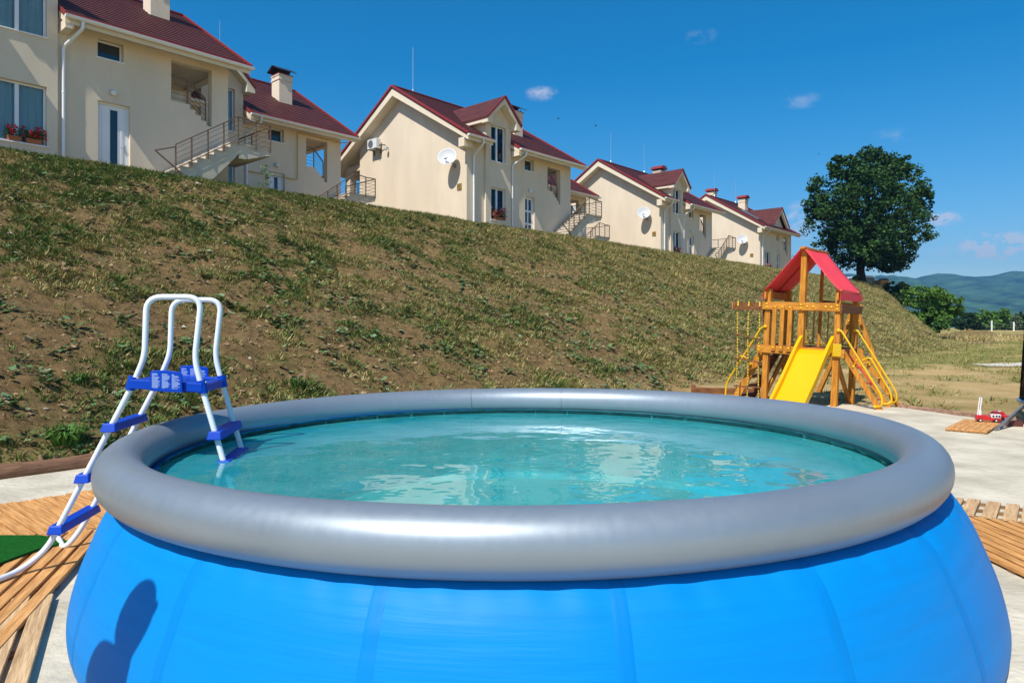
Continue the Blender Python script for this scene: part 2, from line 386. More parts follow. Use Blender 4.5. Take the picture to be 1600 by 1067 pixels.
prof=[(2.085,.735),(2.12,.712),(2.165,.695),(2.215,.675),(2.265,.625),(2.315,.54),(2.36,.43),(2.40,.33),(2.43,.22),(2.44,.14),(2.43,.06),(2.40,.02),(2.36,.012)]
# finer profile
pr=[];
for i in range(len(prof)-1):
    for j in range(4): t=j/4; pr.append((prof[i][0]*(1-t)+prof[i+1][0]*t,prof[i][1]*(1-t)+prof[i+1][1]*t))
pr.append(prof[-1])
def smoothp(p,k=3):
    for _ in range(k): p=[p[0]]+[((p[i-1][0]+2*p[i][0]+p[i+1][0])/4,(p[i-1][1]+2*p[i][1]+p[i+1][1])/4) for i in range(1,len(p)-1)]+[p[-1]]
    return p
pr=smoothp(pr,3)
CUTX=.055
SEAMS=[R(q) for q in (200.5,219,237.1,256.4,275.4,293.2,311,329,347,5,24,42,60,90,120,150,180)]
def wall_r(a,r,z):
    q=0
    for sa in SEAMS:
        dd=abs((a-sa+math.pi)%(2*math.pi)-math.pi); q-=.004*math.exp(-(dd/.03)**2)
    up=max(0,(z-.4)/.3)
    q+=up*(.0035*math.sin(a*61)+.003*math.sin(a*97+2*z*9))*math.exp(-((z-.69)/.09)**2)
    q+=.0022*math.sin(z*70+1.5*math.sin(a*9))*math.exp(-((z-.5)/.16)**2)*max(0,math.sin(a*8.5+1))
    return r+q
vs=[];fs=[];seg=540;m_=len(pr)
for i in range(seg):
    a=2*math.pi*i/seg
    for r,z in pr:
        r2=wall_r(a,r,z); vs.append((r2*math.cos(a)+CUTX,r2*math.sin(a),z))
for i in range(seg):
    for k in range(m_-1): fs.append((i*m_+k,i*m_+k+1,((i+1)%seg)*m_+k+1,((i+1)%seg)*m_+k))
mb=MB(); mb.add(vs,fs); pw=mb.build('pool_wall',BLUEV,pool,smooth=True)
for sa in SEAMS:      # welded overlap strips of the wall panels
    mb=MB(); vs=[];fs=[]; cols=6
    for r,z in pr[6:]:
        for c in range(cols+1):
            a=sa+(c/cols-.5)*.022; r2=wall_r(a,r,z)+(.0022 if 0<c<cols else .0004); vs.append((r2*math.cos(a)+CUTX,r2*math.sin(a),z))
    n_=len(pr[6:])
    for i in range(n_-1):
        for c in range(cols): b=i*(cols+1)+c; fs.append((b,b+cols+1,b+cols+2,b+1))
    mb.add(vs,fs); mb.build('welded_strip',BLUED,pw,smooth=True)
# inside: liner wall with rippled top edge, floor
vs=[];fs=[];seg=360
ip=[(2.07,.73),(2.085,.705),(2.14,.66),(2.22,.5),(2.32,.3),(2.36,.1),(2.30,.02),(2.1,.012),(1.4,.012),(.6,.012),(.01,.012)]
for i in range(seg):
    a=2*math.pi*i/seg
    for j,(r,z) in enumerate(ip):
        q=0
        vs.append(((r+q)*math.cos(a)+.01,(r+q)*math.sin(a),z+q*.5))
for i in range(seg):
    for k in range(len(ip)-1): fs.append((i*len(ip)+k,((i+1)%seg)*len(ip)+k,((i+1)%seg)*len(ip)+k+1,i*len(ip)+k+1))
mb=MB(); mb.add(vs,fs); mb.build('liner',LINER,pool,smooth=True)
# dark rippled collar where liner meets ring
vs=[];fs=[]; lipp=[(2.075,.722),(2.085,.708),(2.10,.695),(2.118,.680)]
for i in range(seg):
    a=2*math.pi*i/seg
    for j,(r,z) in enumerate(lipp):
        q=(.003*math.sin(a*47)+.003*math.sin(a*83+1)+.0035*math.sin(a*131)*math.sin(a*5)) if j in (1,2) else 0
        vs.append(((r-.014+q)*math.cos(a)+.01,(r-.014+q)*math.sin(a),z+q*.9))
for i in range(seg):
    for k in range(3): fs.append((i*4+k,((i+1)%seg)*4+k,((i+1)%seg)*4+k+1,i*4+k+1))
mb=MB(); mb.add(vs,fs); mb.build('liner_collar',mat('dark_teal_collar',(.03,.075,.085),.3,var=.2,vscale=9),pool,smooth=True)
def water_mat():
    m=bpy.data.materials.new('pool_water'); m.use_nodes=True; t=m.node_tree; t.nodes.clear()
    o=t.nodes.new('ShaderNodeOutputMaterial'); tr=t.nodes.new('ShaderNodeBsdfTransparent'); tr.inputs[0].default_value=(.36,.90,.93,1)
    df=t.nodes.new('ShaderNodeBsdfDiffuse')
    gl=t.nodes.new('ShaderNodeBsdfGlossy'); gl.inputs[1].default_value=.0; gl.inputs[0].default_value=(1,1,1,1)
    tcn=t.nodes.new('ShaderNodeTexCoord')
    n3=t.nodes.new('ShaderNodeTexNoise'); n3.inputs['Scale'].default_value=2.3; n3.inputs['Detail'].default_value=8; n3.inputs['Roughness'].default_value=.65; t.links.new(tcn.outputs['Object'],n3.inputs['Vector'])
    rp=t.nodes.new('ShaderNodeValToRGB'); rp.color_ramp.elements[0].position=.35; rp.color_ramp.elements[0].color=(.022,.40,.47,1); rp.color_ramp.elements[1].position=.7; rp.color_ramp.elements[1].color=(.10,.56,.61,1)
    t.links.new(n3.outputs[0],rp.inputs[0]); t.links.new(rp.outputs[0],df.inputs[0])
    m1=t.nodes.new('ShaderNodeMixShader'); m1.inputs[0].default_value=.5; t.links.new(tr.outputs[0],m1.inputs[1]); t.links.new(df.outputs[0],m1.inputs[2])
    fr=t.nodes.new('ShaderNodeFresnel'); fr.inputs[0].default_value=1.33
    m2=t.nodes.new('ShaderNodeMixShader'); t.links.new(m1.outputs[0],m2.inputs[1]); t.links.new(gl.outputs[0],m2.inputs[2])
    n1=t.nodes.new('ShaderNodeTexNoise'); n1.inputs['Scale'].default_value=2.6; n1.inputs['Detail'].default_value=3; n1.inputs['Roughness'].default_value=.45; t.links.new(tcn.outputs['Object'],n1.inputs['Vector'])
    b=t.nodes.new('ShaderNodeBump'); b.inputs['Strength'].default_value=.30; b.inputs['Distance'].default_value=.035; t.links.new(n1.outputs[0],b.inputs['Height'])
    t.links.new(b.outputs[0],gl.inputs['Normal']); t.links.new(b.outputs[0],fr.inputs['Normal'])
    t.links.new(fr.outputs[0],m2.inputs[0]); t.links.new(m2.outputs[0],o.inputs[0]); return m
mb=MB(); vs=[(0.01,0,.694)]; fs=[]
for i in range(180): a=2*math.pi*i/180; vs.append((2.112*math.cos(a)+.01,2.112*math.sin(a),.694))
fs=[(0,1+i,1+(i+1)%180) for i in range(180)]; mb.add(vs,fs); mb.build('water',water_mat(),pool)

# ------------------------------------------------------------------ pool ladder
LADW=mat('white_painted_tube',(.74,.76,.78),.3,var=.03)
LADB=mat('royal_blue_plastic',(.0,.05,.42),.42,var=.05,spec=.2)
TXT=mat('pale_label_print',(.42,.55,.85),.6)
lad=empty('pool_ladder',(-2.2,4.3,0),0,'white tube A-frame pool ladder with royal blue steps astride the silver ring','ladder')
O=Vector((-2.2,4.3,0)); RV=Vector((-.06,.43,0))
def lp(px,py,Zd): return Vector(((px-800)/F*Zd,Zd,HC+(HOR-py)/F*Zd))-O
near=[lp(50,884,4.07)] 
P1=lp(209,598,4.10); P2=lp(315,604,4.15)
leg_o=[lp(209,598,4.10)+(lp(90,826,4.08)-lp(209,598,4.10))*t for t in (0,1)]
dirO=(leg_o[1]-leg_o[0])/(leg_o[0].z-leg_o[1].z)
dirI=(lp(353,733,4.13)-P2); dirI=dirI/(-dirI.z)
bo=P1+dirO*(P1.z-.13)
for k,off in enumerate((Vector(),RV)):
    foot=[bo+Vector((-.05,-.10,-.02)),bo+Vector((-.19,-.85,-.024))] if k==0 else [bo+Vector((-.035,-.06,-.045)),bo+Vector((-.17,.09,-.02))]
    path=[foot[1],foot[0],P1+dirO*(P1.z-.20) ,P1,lp(226,557,4.10),lp(229,464,4.10),lp(315,464,4.15),lp(304,562,4.15),P2,P2+dirI*(P2.z-.06)]
    path=[p+off for p in path]
    pts=fillet(path,[0,.16,.12,.03,.06,.085,.085,.07,.03,0],7)
    ra=MB().tube(pts,.0165,14).build('side_rail',LADW,lad,smooth=True)
    cpt=MB().tube([foot[1]+off+(foot[1]-foot[0]).normalized()*-.002,foot[1]+off+(foot[1]-foot[0]).normalized()*.035],.0185,12).build('foot_cap',LADB,ra,smooth=True)
def step_board(c0,wd,name='step',ext=.045,dp=.085,h=.048):
    a=c0-RV.normalized()*ext; b=c0+RV+RV.normalized()*ext; rd=RV.normalized(); e=Vector((rd.y,-rd.x,0))
    vs=[]
    for p in (a,b):
        q=rd*(.018 if p is a else -.018)
        for zz,hw,ins in ((-h/2,dp/2,0),(h/2,dp/2*.82,1)):
            for sg in (-1,1): vs.append(p+q*ins+e*(sg*hw)+Vector((0,0,zz)))
    m=MB().add(vs,[(0,1,5,4),(2,6,7,3),(0,4,6,2),(1,3,7,5),(0,2,3,1),(4,5,7,6)])
    return m.build(name,LADB,lad,bevel=.006)
for py_ in (.255,.545,.836): step_board(P1+dirO*py_,.09)
for py_ in (.28,.448,.73): step_board(P2+dirI*py_,.09)
# platform
rd=RV.normalized(); ex=(P2-P1); 
def pl_box(mb_,u0,u1,v0,v1,z0,z1):
    vs=[]
    for zz in (z0,z1):
        for v in (v0,v1):
            for u in (u0,u1): vs.append(P1+ex*u+RV*v+Vector((0,0,zz)))
    mb_.add(vs,[(0,2,3,1),(4,5,7,6),(0,1,5,4),(2,6,7,3),(0,4,6,2),(1,3,7,5)])
mb=MB(); pl_box(mb,-.03,1.03,-.05,1.05,-.012,.016); pl_box(mb,-.03,1.03,-.075,-.03,-.032,.022); pl_box(mb,-.03,1.03,1.03,1.075,-.032,.022); pl_box(mb,.97,1.05,-.03,1.03,-.034,.012); pl_box(mb,-.05,.03,-.03,1.03,-.034,.012)
plat=mb.build('platform',LADB,lad,bevel=.005)
for p,dr in ((P1,dirO),(P2,dirI),(P1+RV,dirO),(P2+RV,dirI)): MB().tube([p-Vector((0,0,-.036)),p+dr*.04],.0265,12).build('corner_clamp',LADB,plat,smooth=True)
for p in (P1,P2,P1+RV,P2+RV):
    q=-RV.normalized() if p in (P1,P2) else RV.normalized()
    MB().sphere(p+ex.normalized()*.03+q*.02+Vector((0,0,.03)),.006).build('screw',mat('zinc',(.6,.6,.58),.35,metal=.8),plat)
for v,q in ((-.115,-1),(1.09,1)):
    mb=MB(); c=P1+ex*.52+RV*v; exn=ex.normalized(); h0,h1=-.036,.088; hw=.088
    poly=[(-hw,h0),(hw,h0),(hw,h1-.018),(hw-.015,h1-.006),(0,h1),(-hw+.015,h1-.006),(-hw,h1-.018)]
    vs=[c+exn*a+Vector((0,0,b))+rd*t for t in (-.006,.006) for a,b in poly]; n_=len(poly)
    mb.add(vs,[tuple(range(n_)),tuple(range(2*n_-1,n_-1,-1))]+[(i,i+n_,(i+1)%n_+n_,(i+1)%n_) for i in range(n_)])
    bd=mb.build('warning_board',LADB,lad,bevel=.003)
    mb=MB(); rnd=random.Random(4)
    for cx in (-.054,0,.054):
        z=h1-.022
        for r_ in range(17):
            l=rnd.uniform(.03,.045) if r_ else .03
            if rnd.random()<.12: l*=.4
            hh=.0022 if r_ else .0036
            a=c+exn*(cx-.022)+Vector((0,0,z))-rd*.0068
            mb.add([a,a+exn*l,a+exn*l-Vector((0,0,hh)),a-Vector((0,0,hh))],[(0,1,2,3)])
            z-=.0048 if r_ else .0075
    mb.build('warning_print',TXT,bd)

# ------------------------------------------------------------------ duckboards, mat, log
WOODN=0
def wood(name,c,c2,st,rough=.7):
    return mat(name,c,rough,var=.27,vscale=3.0,c2=c2,stretch=st,bump=.35,bscale=9,detail=8,spec=.25)
PINE=wood('pine_slat',(.49,.215,.06),(.63,.325,.115),(1.2,14,14))
PINE2=wood('pine_slat_pale',(.48,.28,.13),(.60,.40,.21),(1.2,14,14))
BATT=wood('pine_batten',(.2,.11,.045),(.28,.16,.07),(14,1.2,14))
def duckboard(loc,ang,length,width,z,sw,gap,label,m=PINE,th=.022,first=0,pitchv=.004):
    """slats run along local +x, laid side by side along local -y"""
    o=empty('duckboard',(loc[0],loc[1],0),ang,label,'wooden decking','slatted wooden decking panels round the pool')
    rnd=random.Random(int(length*1000+width*77)); y=0
    mb=MB()
    while y<width:
        s_=sw*rnd.uniform(.95,1.05); dx=rnd.uniform(-.012,.012); dz=rnd.uniform(-.002,.002); a=rnd.uniform(-.004,.004)
        M=Matrix.Translation((0,-y-s_/2,z))@Matrix.Rotation(a,4,'Z')@Matrix.Rotation(rnd.uniform(-.03,.03),4,'X')
        mb.box(dx,length+dx,-s_/2,s_/2,-th+dz,dz,M); y+=s_+gap*rnd.uniform(.6,1.4)
    mb.build('slats',m,o,bevel=.003)
    for t in (.06,.5,.94): MB().box(length*t-.03,length*t+.03,-width+.005,-.005,.046,z-th-.003).build('batten',BATT,o)
    return o
ang_n=math.atan2(NV.y,NV.x)
# A far left: slats along n, laid out along d
def vec2(x,y): return Vector((x,y,0))
A0=vec2(-4.08,5.67)+D*1.55
duckboard(A0,ang_n,1.28,3.6,.066,.072,.012,'left far deck panel of close-set slats behind the green mat')
bdir=Vector((-.3,.954,0)).normalized(); 
pB=vec2(-2.16,2.88); bl=2.12
duckboard(pB+bdir*bl,math.atan2(-bdir.y,-bdir.x),bl,1.45,.090,.062,.022,'left deck panel under the ladder foot, long narrow slats with dark gaps')
mdir=Vector((.47,-.88,0)).normalized()
duckboard(vec2(-2.40,3.72),math.atan2(mdir.y,mdir.x),1.35,.32,.085,.082,.03,'three wide pale planks near the bottom left corner beside the sand',PINE2)
c0=vec2(-2.40,3.72)-Vector((.88,.47,0))*.34+mdir*.45
duckboard(c0,math.atan2(-.47,-.88),.9,1.4,.083,.07,.016,'deck panel in the bottom left corner with slats meeting the wide planks',PINE)
# right side
fd=Vector((.79,-.61,0)).normalized(); fx=Vector((-.61,-.79,0)).normalized()
p0=vec2(3.67,5.81)-fd*.9
duckboard(p0+fx*.55,math.atan2(-fx.y,-fx.x),.55,2.3,.085,.088,.034,'right deck strip of short wide boards with sandy gaps',PINE2)
def deckG():
    o=empty('duckboard',(2.9,2.2,0),0,'right deck panel of long orange slats running along the pool','wooden decking','slatted wooden decking panels round the pool')
    rnd=random.Random(5); mb=MB(); x=0
    while x<1.6:
        s_=.062; top=5.235-2.2-.772*(x-.49); top=min(top,3.25)
        mb.box(x,x+s_,0,top,.058+rnd.uniform(-.002,.002),.080+rnd.uniform(-.002,.002)); x+=s_+.02
    mb.build('slats',wood('pine_slat_y',(.49,.21,.055),(.62,.31,.10),(14,1.2,14)),o,bevel=.003)
    for t in (.15,1.0,1.9): MB().box(0,1.6,t,t+.06,.047,.055).build('batten',BATT,o)
deckG()
# green mat
GRASSM=mat('artificial_turf',(.012,.13,.016),.9,var=.3,vscale=60,bump=1,bscale=160,spec=.1)
mb=MB(); mb.prism([(-2.83,4.55),(-2.93,4.40),(-2.99,4.05),(-3.05,3.6),(-3.9,3.5),(-4.3,4.6),(-3.6,4.68),(-3.1,4.68)],'z',.094,.106)
tag(mb.build('turf_mat',GRASSM),'dark green artificial turf mat lying on the decking at the ladder foot','mat')
# logs along foot of bank
LOGM=mat('brown_log',(.15,.065,.03),.75,var=.3,vscale=3,c2=(.22,.11,.055),stretch=(1.5,12,12),bump=.5,bscale=14)
def log(s0,s1,label,r=.088):
    a=W(s0,FOOT+.02,.085); b=W(s1,FOOT+.06,.085); o=empty('log',a,math.atan2(D.y,D.x),label,'log')
    Lh=(b-a).length; pts=[(Lh*i/30,.015*math.sin(i*.7),.008*math.sin(i*1.3)) for i in range(31)]
    MB().tube(pts,[r*(1+.05*math.sin(i*.9)) for i in range(31)],16).build('trunk',LOGM,o,smooth=True)
log(-3.6,2.75,'brown peeled log edging the foot of the bank at the left edge of the photo')

# ------------------------------------------------------------------ vegetation helpers
def leaf_mats(pref,cols):
    out=[]
    for i,c in enumerate(cols):
        m=mat(f'{pref}_{i}',c,.7,var=.15,vscale=.8,spec=.12)
        p=pbsdf(m); p.inputs['Transmission Weight'].default_value=0
        out.append(m)
    return out
def quads_obj(name,V,mi,mats,parent=None,tri=False):
    k=3 if tri else 4; n=len(V)//k
    me=bpy.data.meshes.new(name); me.vertices.add(len(V)); me.vertices.foreach_set('co',np.asarray(V,np.float32).ravel())
    me.loops.add(n*k); me.loops.foreach_set('vertex_index',np.arange(n*k,dtype=np.int32)); me.polygons.add(n)
    me.polygons.foreach_set('loop_start',np.arange(0,n*k,k,dtype=np.int32)); me.polygons.foreach_set('loop_total',np.full(n,k,dtype=np.int32)); me.polygons.foreach_set('material_index',np.asarray(mi,np.int32))
    me.update(calc_edges=True)
    for m in mats: me.materials.append(m)
    o=bpy.data.objects.new(name,me); col.objects.link(o)
    if parent: o.parent=parent
    return o
def leaf_quads(C,size,rng,up=.3,aspect=.6):
    n=len(C); a=rng.standard_normal((n,3)); a[:,2]*=.6; a/=np.linalg.norm(a,axis=1)[:,None]
    b=rng.standard_normal((n,3)); b-=a*(a*b).sum(1)[:,None]; b/=np.linalg.norm(b,axis=1)[:,None]
    s=size*(.6+.8*rng.random(n)); a*=s[:,None]; b*=(s*aspect)[:,None]
    V=np.empty((n,4,3)); V[:,0]=C-a*.5; V[:,1]=C+b*.5; V[:,2]=C+a*.5; V[:,3]=C-b*.5
    return V.reshape(-1,3)
def crown(rng,blobs,per,leaf):
    """blobs: (centre, radii) ; leaves sit in shells of many sub-clumps"""
    out=[]
    for c,r,nsub in blobs:
        c=np.array(c); r=np.array(r)
        for _ in range(nsub):
            u=rng.standard_normal(3); u/=np.linalg.norm(u); sc_=(.66+.46*rng.random()); p=c+u*r*sc_
            rs=r.mean()*(.17+.17*rng.random())
            k=int(per*(.6+.8*rng.random())); q=rng.standard_normal((k,3)); q/=np.linalg.norm(q,axis=1)[:,None]; q*=(rng.random(k)**.4)[:,None]
            out.append(p+q*rs*np.array([1.25,1.25,.8]))
    return np.concatenate(out)

GREENS=leaf_mats('oak_leaf',[(.020,.055,.013),(.034,.082,.018),(.055,.115,.025),(.012,.034,.010)])
def big_tree():
    rng=np.random.default_rng(11); Zt=78.0; x=.491*Zt; y=Zt; zb=hz(x,y)-.2
    o=empty('oak_tree',(x,y,zb),0,'large round dark green tree standing on the end of the grassy bank','tree')
    def pt(px,py,dy=0): return np.array([(px-800)/F*(Zt+dy)-x,dy,HC+(HOR-py)/F*(Zt+dy)-zb])
    tr=MB(); top=pt(1346,400)
    tr.tube([(0,0,-.4),(0.05,0,.7),(-.05,0,1.6),tuple(top),tuple(pt(1350,370)),tuple(pt(1357,300))],[.75,.47,.42,.5,.4,.12],12)
    blobs=[]
    outline=[(1357,330,0,75,62),(1357,268,0,48,34),(1300,300,0,44,36),(1415,290,0,44,36),(1290,350,0,34,36),(1428,345,0,36,36),(1330,385,0,50,30),(1395,395,0,48,24),(1360,262,-2,40,24),(1400,335,-5,40,36),(1320,330,-5,42,36),(1360,370,-6,48,30),(1360,300,-5,46,36),(1380,405,-2,38,16),(1316,262,0,24,18),(1400,262,0,28,20),(1440,318,0,18,22),(1278,325,0,20,20)]
    for px,py,dy,rx,ry in outline:
        c=pt(px,py,dy); rx*=.84; blobs.append((c,(rx*Zt/F,max(rx,ry)*Zt/F*.9,ry*Zt/F),int(14+rx*1.15)))
        if py<400 or True: tr.tube([tuple(pt(1349,392)),tuple((np.array(pt(1352,360))+c)/2),tuple(c)],[.3,.16,.05],6)
    tr.build('trunk',mat('dark_bark',(.03,.024,.018),.9,var=.3,vscale=4,bump=.6,bscale=10),o,smooth=True)
    C=crown(rng,blobs,50,.3); V=leaf_quads(C,.32,rng); 
    quads_obj('crown',V,rng.choice(4,len(C),p=[.34,.32,.18,.16]),GREENS,o)
big_tree()
def bush(name,label,cat,px,py_base,Zb,wpx,hpx,mats,rng,leaf=.16,per=40,group=None,sub=26,dark=None,zb=None,cone=False):
    x=(px-800)/F*Zb; y=Zb; z=hz(x,y) if zb is None else zb
    o=empty(name,(x,y,z),0,label,cat,group)
    H=hpx*Zb/F; Wd=wpx*Zb/F
    blobs=[]
    for i in range(9):
        fx=rng.uniform(-.33,.33); fz=rng.uniform(.2,.72)
        if cone: fx*=(1-fz)
        blobs.append(((fx*Wd,rng.uniform(-.3,.3)*Wd,fz*H),(Wd*.2*(1.2-fz*.5 if not cone else 1.1-fz*.9),Wd*.2,H*.2),sub))
    st=MB()
    for b in blobs: st.tube([(b[0][0]*.15,b[0][1]*.15,-.1),(b[0][0]*.6,b[0][1]*.6,b[0][2]*.6),b[0]],[.05,.035,.012],5)
    st.build('stem',mat('twig',(.07,.05,.03),.9),o)
    C=crown(rng,blobs,per,leaf); C[:,2]=np.maximum(C[:,2],.03); V=leaf_quads(C,leaf,rng)
    quads_obj('foliage',V,rng.integers(0,len(mats),len(C)),mats,o); return o
rg=np.random.default_rng(5)
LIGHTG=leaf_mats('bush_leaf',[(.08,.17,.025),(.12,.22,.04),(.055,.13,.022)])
DARKG=leaf_mats('shade_leaf',[(.012,.035,.012),(.02,.05,.015),(.03,.065,.02)])  # dark green tones for several bushes and trees, picked at random per leaf
GREYG=leaf_mats('willow_leaf',[(.10,.15,.07),(.07,.12,.05),(.15,.2,.10)])
bush('bush','bright green leafy bush at the right end of the bank','bush',1446,0,56,100,80,LIGHTG,rg,.2,45,sub=34,zb=1.05)
bush('bush','dark green bush beneath the right side of the big tree','bush',1402,0,74,52,46,DARKG,rg,.2,40,zb=3.5)
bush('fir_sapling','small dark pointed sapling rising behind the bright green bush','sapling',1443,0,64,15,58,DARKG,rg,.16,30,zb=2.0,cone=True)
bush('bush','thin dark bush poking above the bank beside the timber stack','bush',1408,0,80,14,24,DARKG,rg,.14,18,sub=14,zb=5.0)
bush('bush','small green bush at the foot of the tree trunk on the bank top','bush',1336,0,77,12,11,LIGHTG,rg,.12,18,sub=12)
for i,(px,w_,h_,mt,lb) in enumerate([(1510,40,38,DARKG,'dark green round tree beyond the spoil heap, just right of the bright bush'),(1546,58,44,LIGHTG,'green tree line bush behind the left white fence post'),(1572,50,34,GREYG,'grey green willow shrub behind the fence between the posts'),(1605,58,38,DARKG,'dark green tree at the right edge beyond the fence'),(1535,34,26,GREYG,'low grey green shrub left of the fence posts'),(1590,30,26,GREYG,'grey green shrub behind the right white fence post'),(1660,70,50,DARKG,'x')]):
    if lb=='x': continue
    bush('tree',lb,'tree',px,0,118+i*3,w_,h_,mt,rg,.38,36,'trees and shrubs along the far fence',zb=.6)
# ------------------------------------------------------------------ grass, weeds on the bank
GR=leaf_mats('grass_blade',[(.11,.165,.038),(.17,.20,.052),(.30,.265,.085),(.50,.39,.17),(.11,.20,.04),(.32,.235,.10),(.16,.11,.045),(.14,.13,.042)])
def tufts(S_,N_,nb,hgt,rng,sprd=.06,zf=None):
    """n tufts of nb blades each -> triangles"""
    n=len(S_); x=D.x*S_+NV.x*N_; y=D.y*S_+NV.y*N_; z=height(x,y)-.01
    B=np.stack([x,y,z],-1)[:,None,:].repeat(nb,1)
    a=rng.random((n,nb))*2*np.pi; r=sprd*rng.random((n,nb))*(hgt[:,None]/.15)
    B[...,0]+=np.cos(a)*r; B[...,1]+=np.sin(a)*r
    h=hgt[:,None]*(.5+.7*rng.random((n,nb))); lean=.35+.75*rng.random((n,nb))
    tip=B.copy(); tip[...,0]+=np.cos(a)*h*lean+NV.x*h*.1; tip[...,1]+=np.sin(a)*h*lean+NV.y*h*.1; tip[...,2]+=h*(1.05-.4*lean)
    wd=h*.05+.0055; 
    a2=a+np.pi/2+rng.normal(0,.6,a.shape)
    V=np.empty((n,nb,3,3)); off=np.stack([np.cos(a2)*wd,np.sin(a2)*wd,0*wd],-1)
    V[:,:,0]=B-off; V[:,:,1]=B+off; V[:,:,2]=tip
    return V.reshape(-1,3)
def bank_points(n,rng,s0=-12,s1=96,pw=1.9,n0=CREST-1.4,n1=FOOT-.15):
    u=rng.random(n); S_=s0+(s1-s0)*u**pw; N_=n0+(n1-n0)*rng.random(n); return S_,N_
def grass():
    rng=np.random.default_rng(21); Vs=[];Ms=[]
    S_,N_=bank_points(340000,rng)
    t=(FOOT-N_)/(FOOT-CREST); g=grass_density(S_,N_)
    x=D.x*S_+NV.x*N_; y=D.y*S_+NV.y*N_
    keep=(rng.random(len(S_))<np.clip((g-.06)*1.25,0.10,1))&(y>5)&(np.abs(x/y)<.95)&(S_<52+44*np.clip(t,0,1))
    S_,N_,g,x,y=S_[keep],N_[keep],g[keep],x[keep],y[keep]
    sel=rng.permutation(len(S_))[:190000]; S_,N_,g,y=S_[sel],N_[sel],g[sel],y[sel]
    hgt=(.045+.085*rng.random(len(S_))*(.4+g))*np.clip(.8+y/60,1,1.6)
    nb=11; Vs.append(tufts(S_,N_,nb,hgt,rng,sprd=.11))
    tint=fbm(S_*.8+4,N_*.8,3); base=np.where(tint>.56,3,np.where(tint>.5,2,np.where(tint>.44,1,0)))
    mi=base[:,None].repeat(nb,1); r=rng.random(mi.shape); far_=np.clip((S_-8)/22,0,1); mi=np.where((rng.random(mi.shape)<.55*far_[:,None]),rng.choice([1,2,2,3],mi.shape),mi); st=(.10+.20*far_)[:,None]; mi=np.where(r<st,3,np.where(r<st+.12,5,np.where(r<.46,4,np.where(r<.56,1,mi)))); Ms.append(mi.ravel())
    # dry thatch everywhere
    S_,N_=bank_points(120000,rng); x=D.x*S_+NV.x*N_; y=D.y*S_+NV.y*N_; t=(FOOT-N_)/(FOOT-CREST)
    k=(y>5)&(np.abs(x/y)<.95)&(rng.random(len(S_))<.45+.55*grass_density(S_,N_))&(S_<52+44*np.clip(t,0,1)); S_,N_=S_[k],N_[k]
    nb=6; V=tufts(S_,N_,nb,.03+.06*rng.random(len(S_))**2,rng,sprd=.14); Vs.append(V); tn=fbm(S_*1.1+40,N_*1.1+9,3); Ms.append(np.where(rng.random((len(S_),nb))<np.clip((tn[:,None]-.38)*3,.1,.9),rng.choice([6,7],(len(S_),nb)),rng.choice([3,5,2,6],(len(S_),nb),p=[.2,.4,.15,.25])).ravel())
    # crest fringe, longer
    n=5200; S_=-8+98*rng.random(n)**1.5; N_=CREST+rng.normal(-.2,.5,n); nb=10; hg=.07+.12*rng.random(n)*(.3+grass_density(S_,N_)); V=tufts(S_,N_,nb,hg,rng,sprd=.12); Vs.append(V); Ms.append(rng.choice([0,1,2,3,4],len(V)//3,p=[.2,.25,.2,.15,.2]))
    # right field, sparse
    n=60000; x=5+60*rng.random(n); y=12.5+70*rng.random(n)**1.4; fg=np.clip((fbm(x*.32+3,y*.36,5,.65)-.46)*4.5+np.clip((y-17)/16,-.15,.75),0,1)
    nn=NV.x*x+NV.y*y; k=(rng.random(n)<fg*.6+.03)&(nn>FOOT-.5)&(x/y<.95); x,y=x[k],y[k]; nb=9; hg=.05+.13*rng.random(len(x)); V=tufts(D.x*x+D.y*y,NV.x*x+NV.y*y,nb,hg,rng,sprd=.16); Vs.append(V); Ms.append(rng.choice([0,1,2,3,4,5],len(V)//3,p=[.12,.28,.25,.18,.07,.1]))
    # tall dry grass in front of the bush
    n=420; x=34+8*rng.random(n)**1.3; y=52+9*rng.random(n); nb=9; V=tufts(D.x*x+D.y*y,NV.x*x+NV.y*y,nb,.2+.45*rng.random(n),rng,sprd=.16); Vs.append(V); Ms.append(rng.choice([3,2,5],len(V)//3,p=[.8,.12,.08]))
    V=np.concatenate(Vs); M_=np.concatenate(Ms)
    tag(quads_obj('grass',V,M_,GR,tri=True),kind='stuff')
grass()
WD=leaf_mats('weed_leaf',[(.09,.17,.055),(.13,.21,.085),(.20,.27,.15),(.075,.14,.045)])
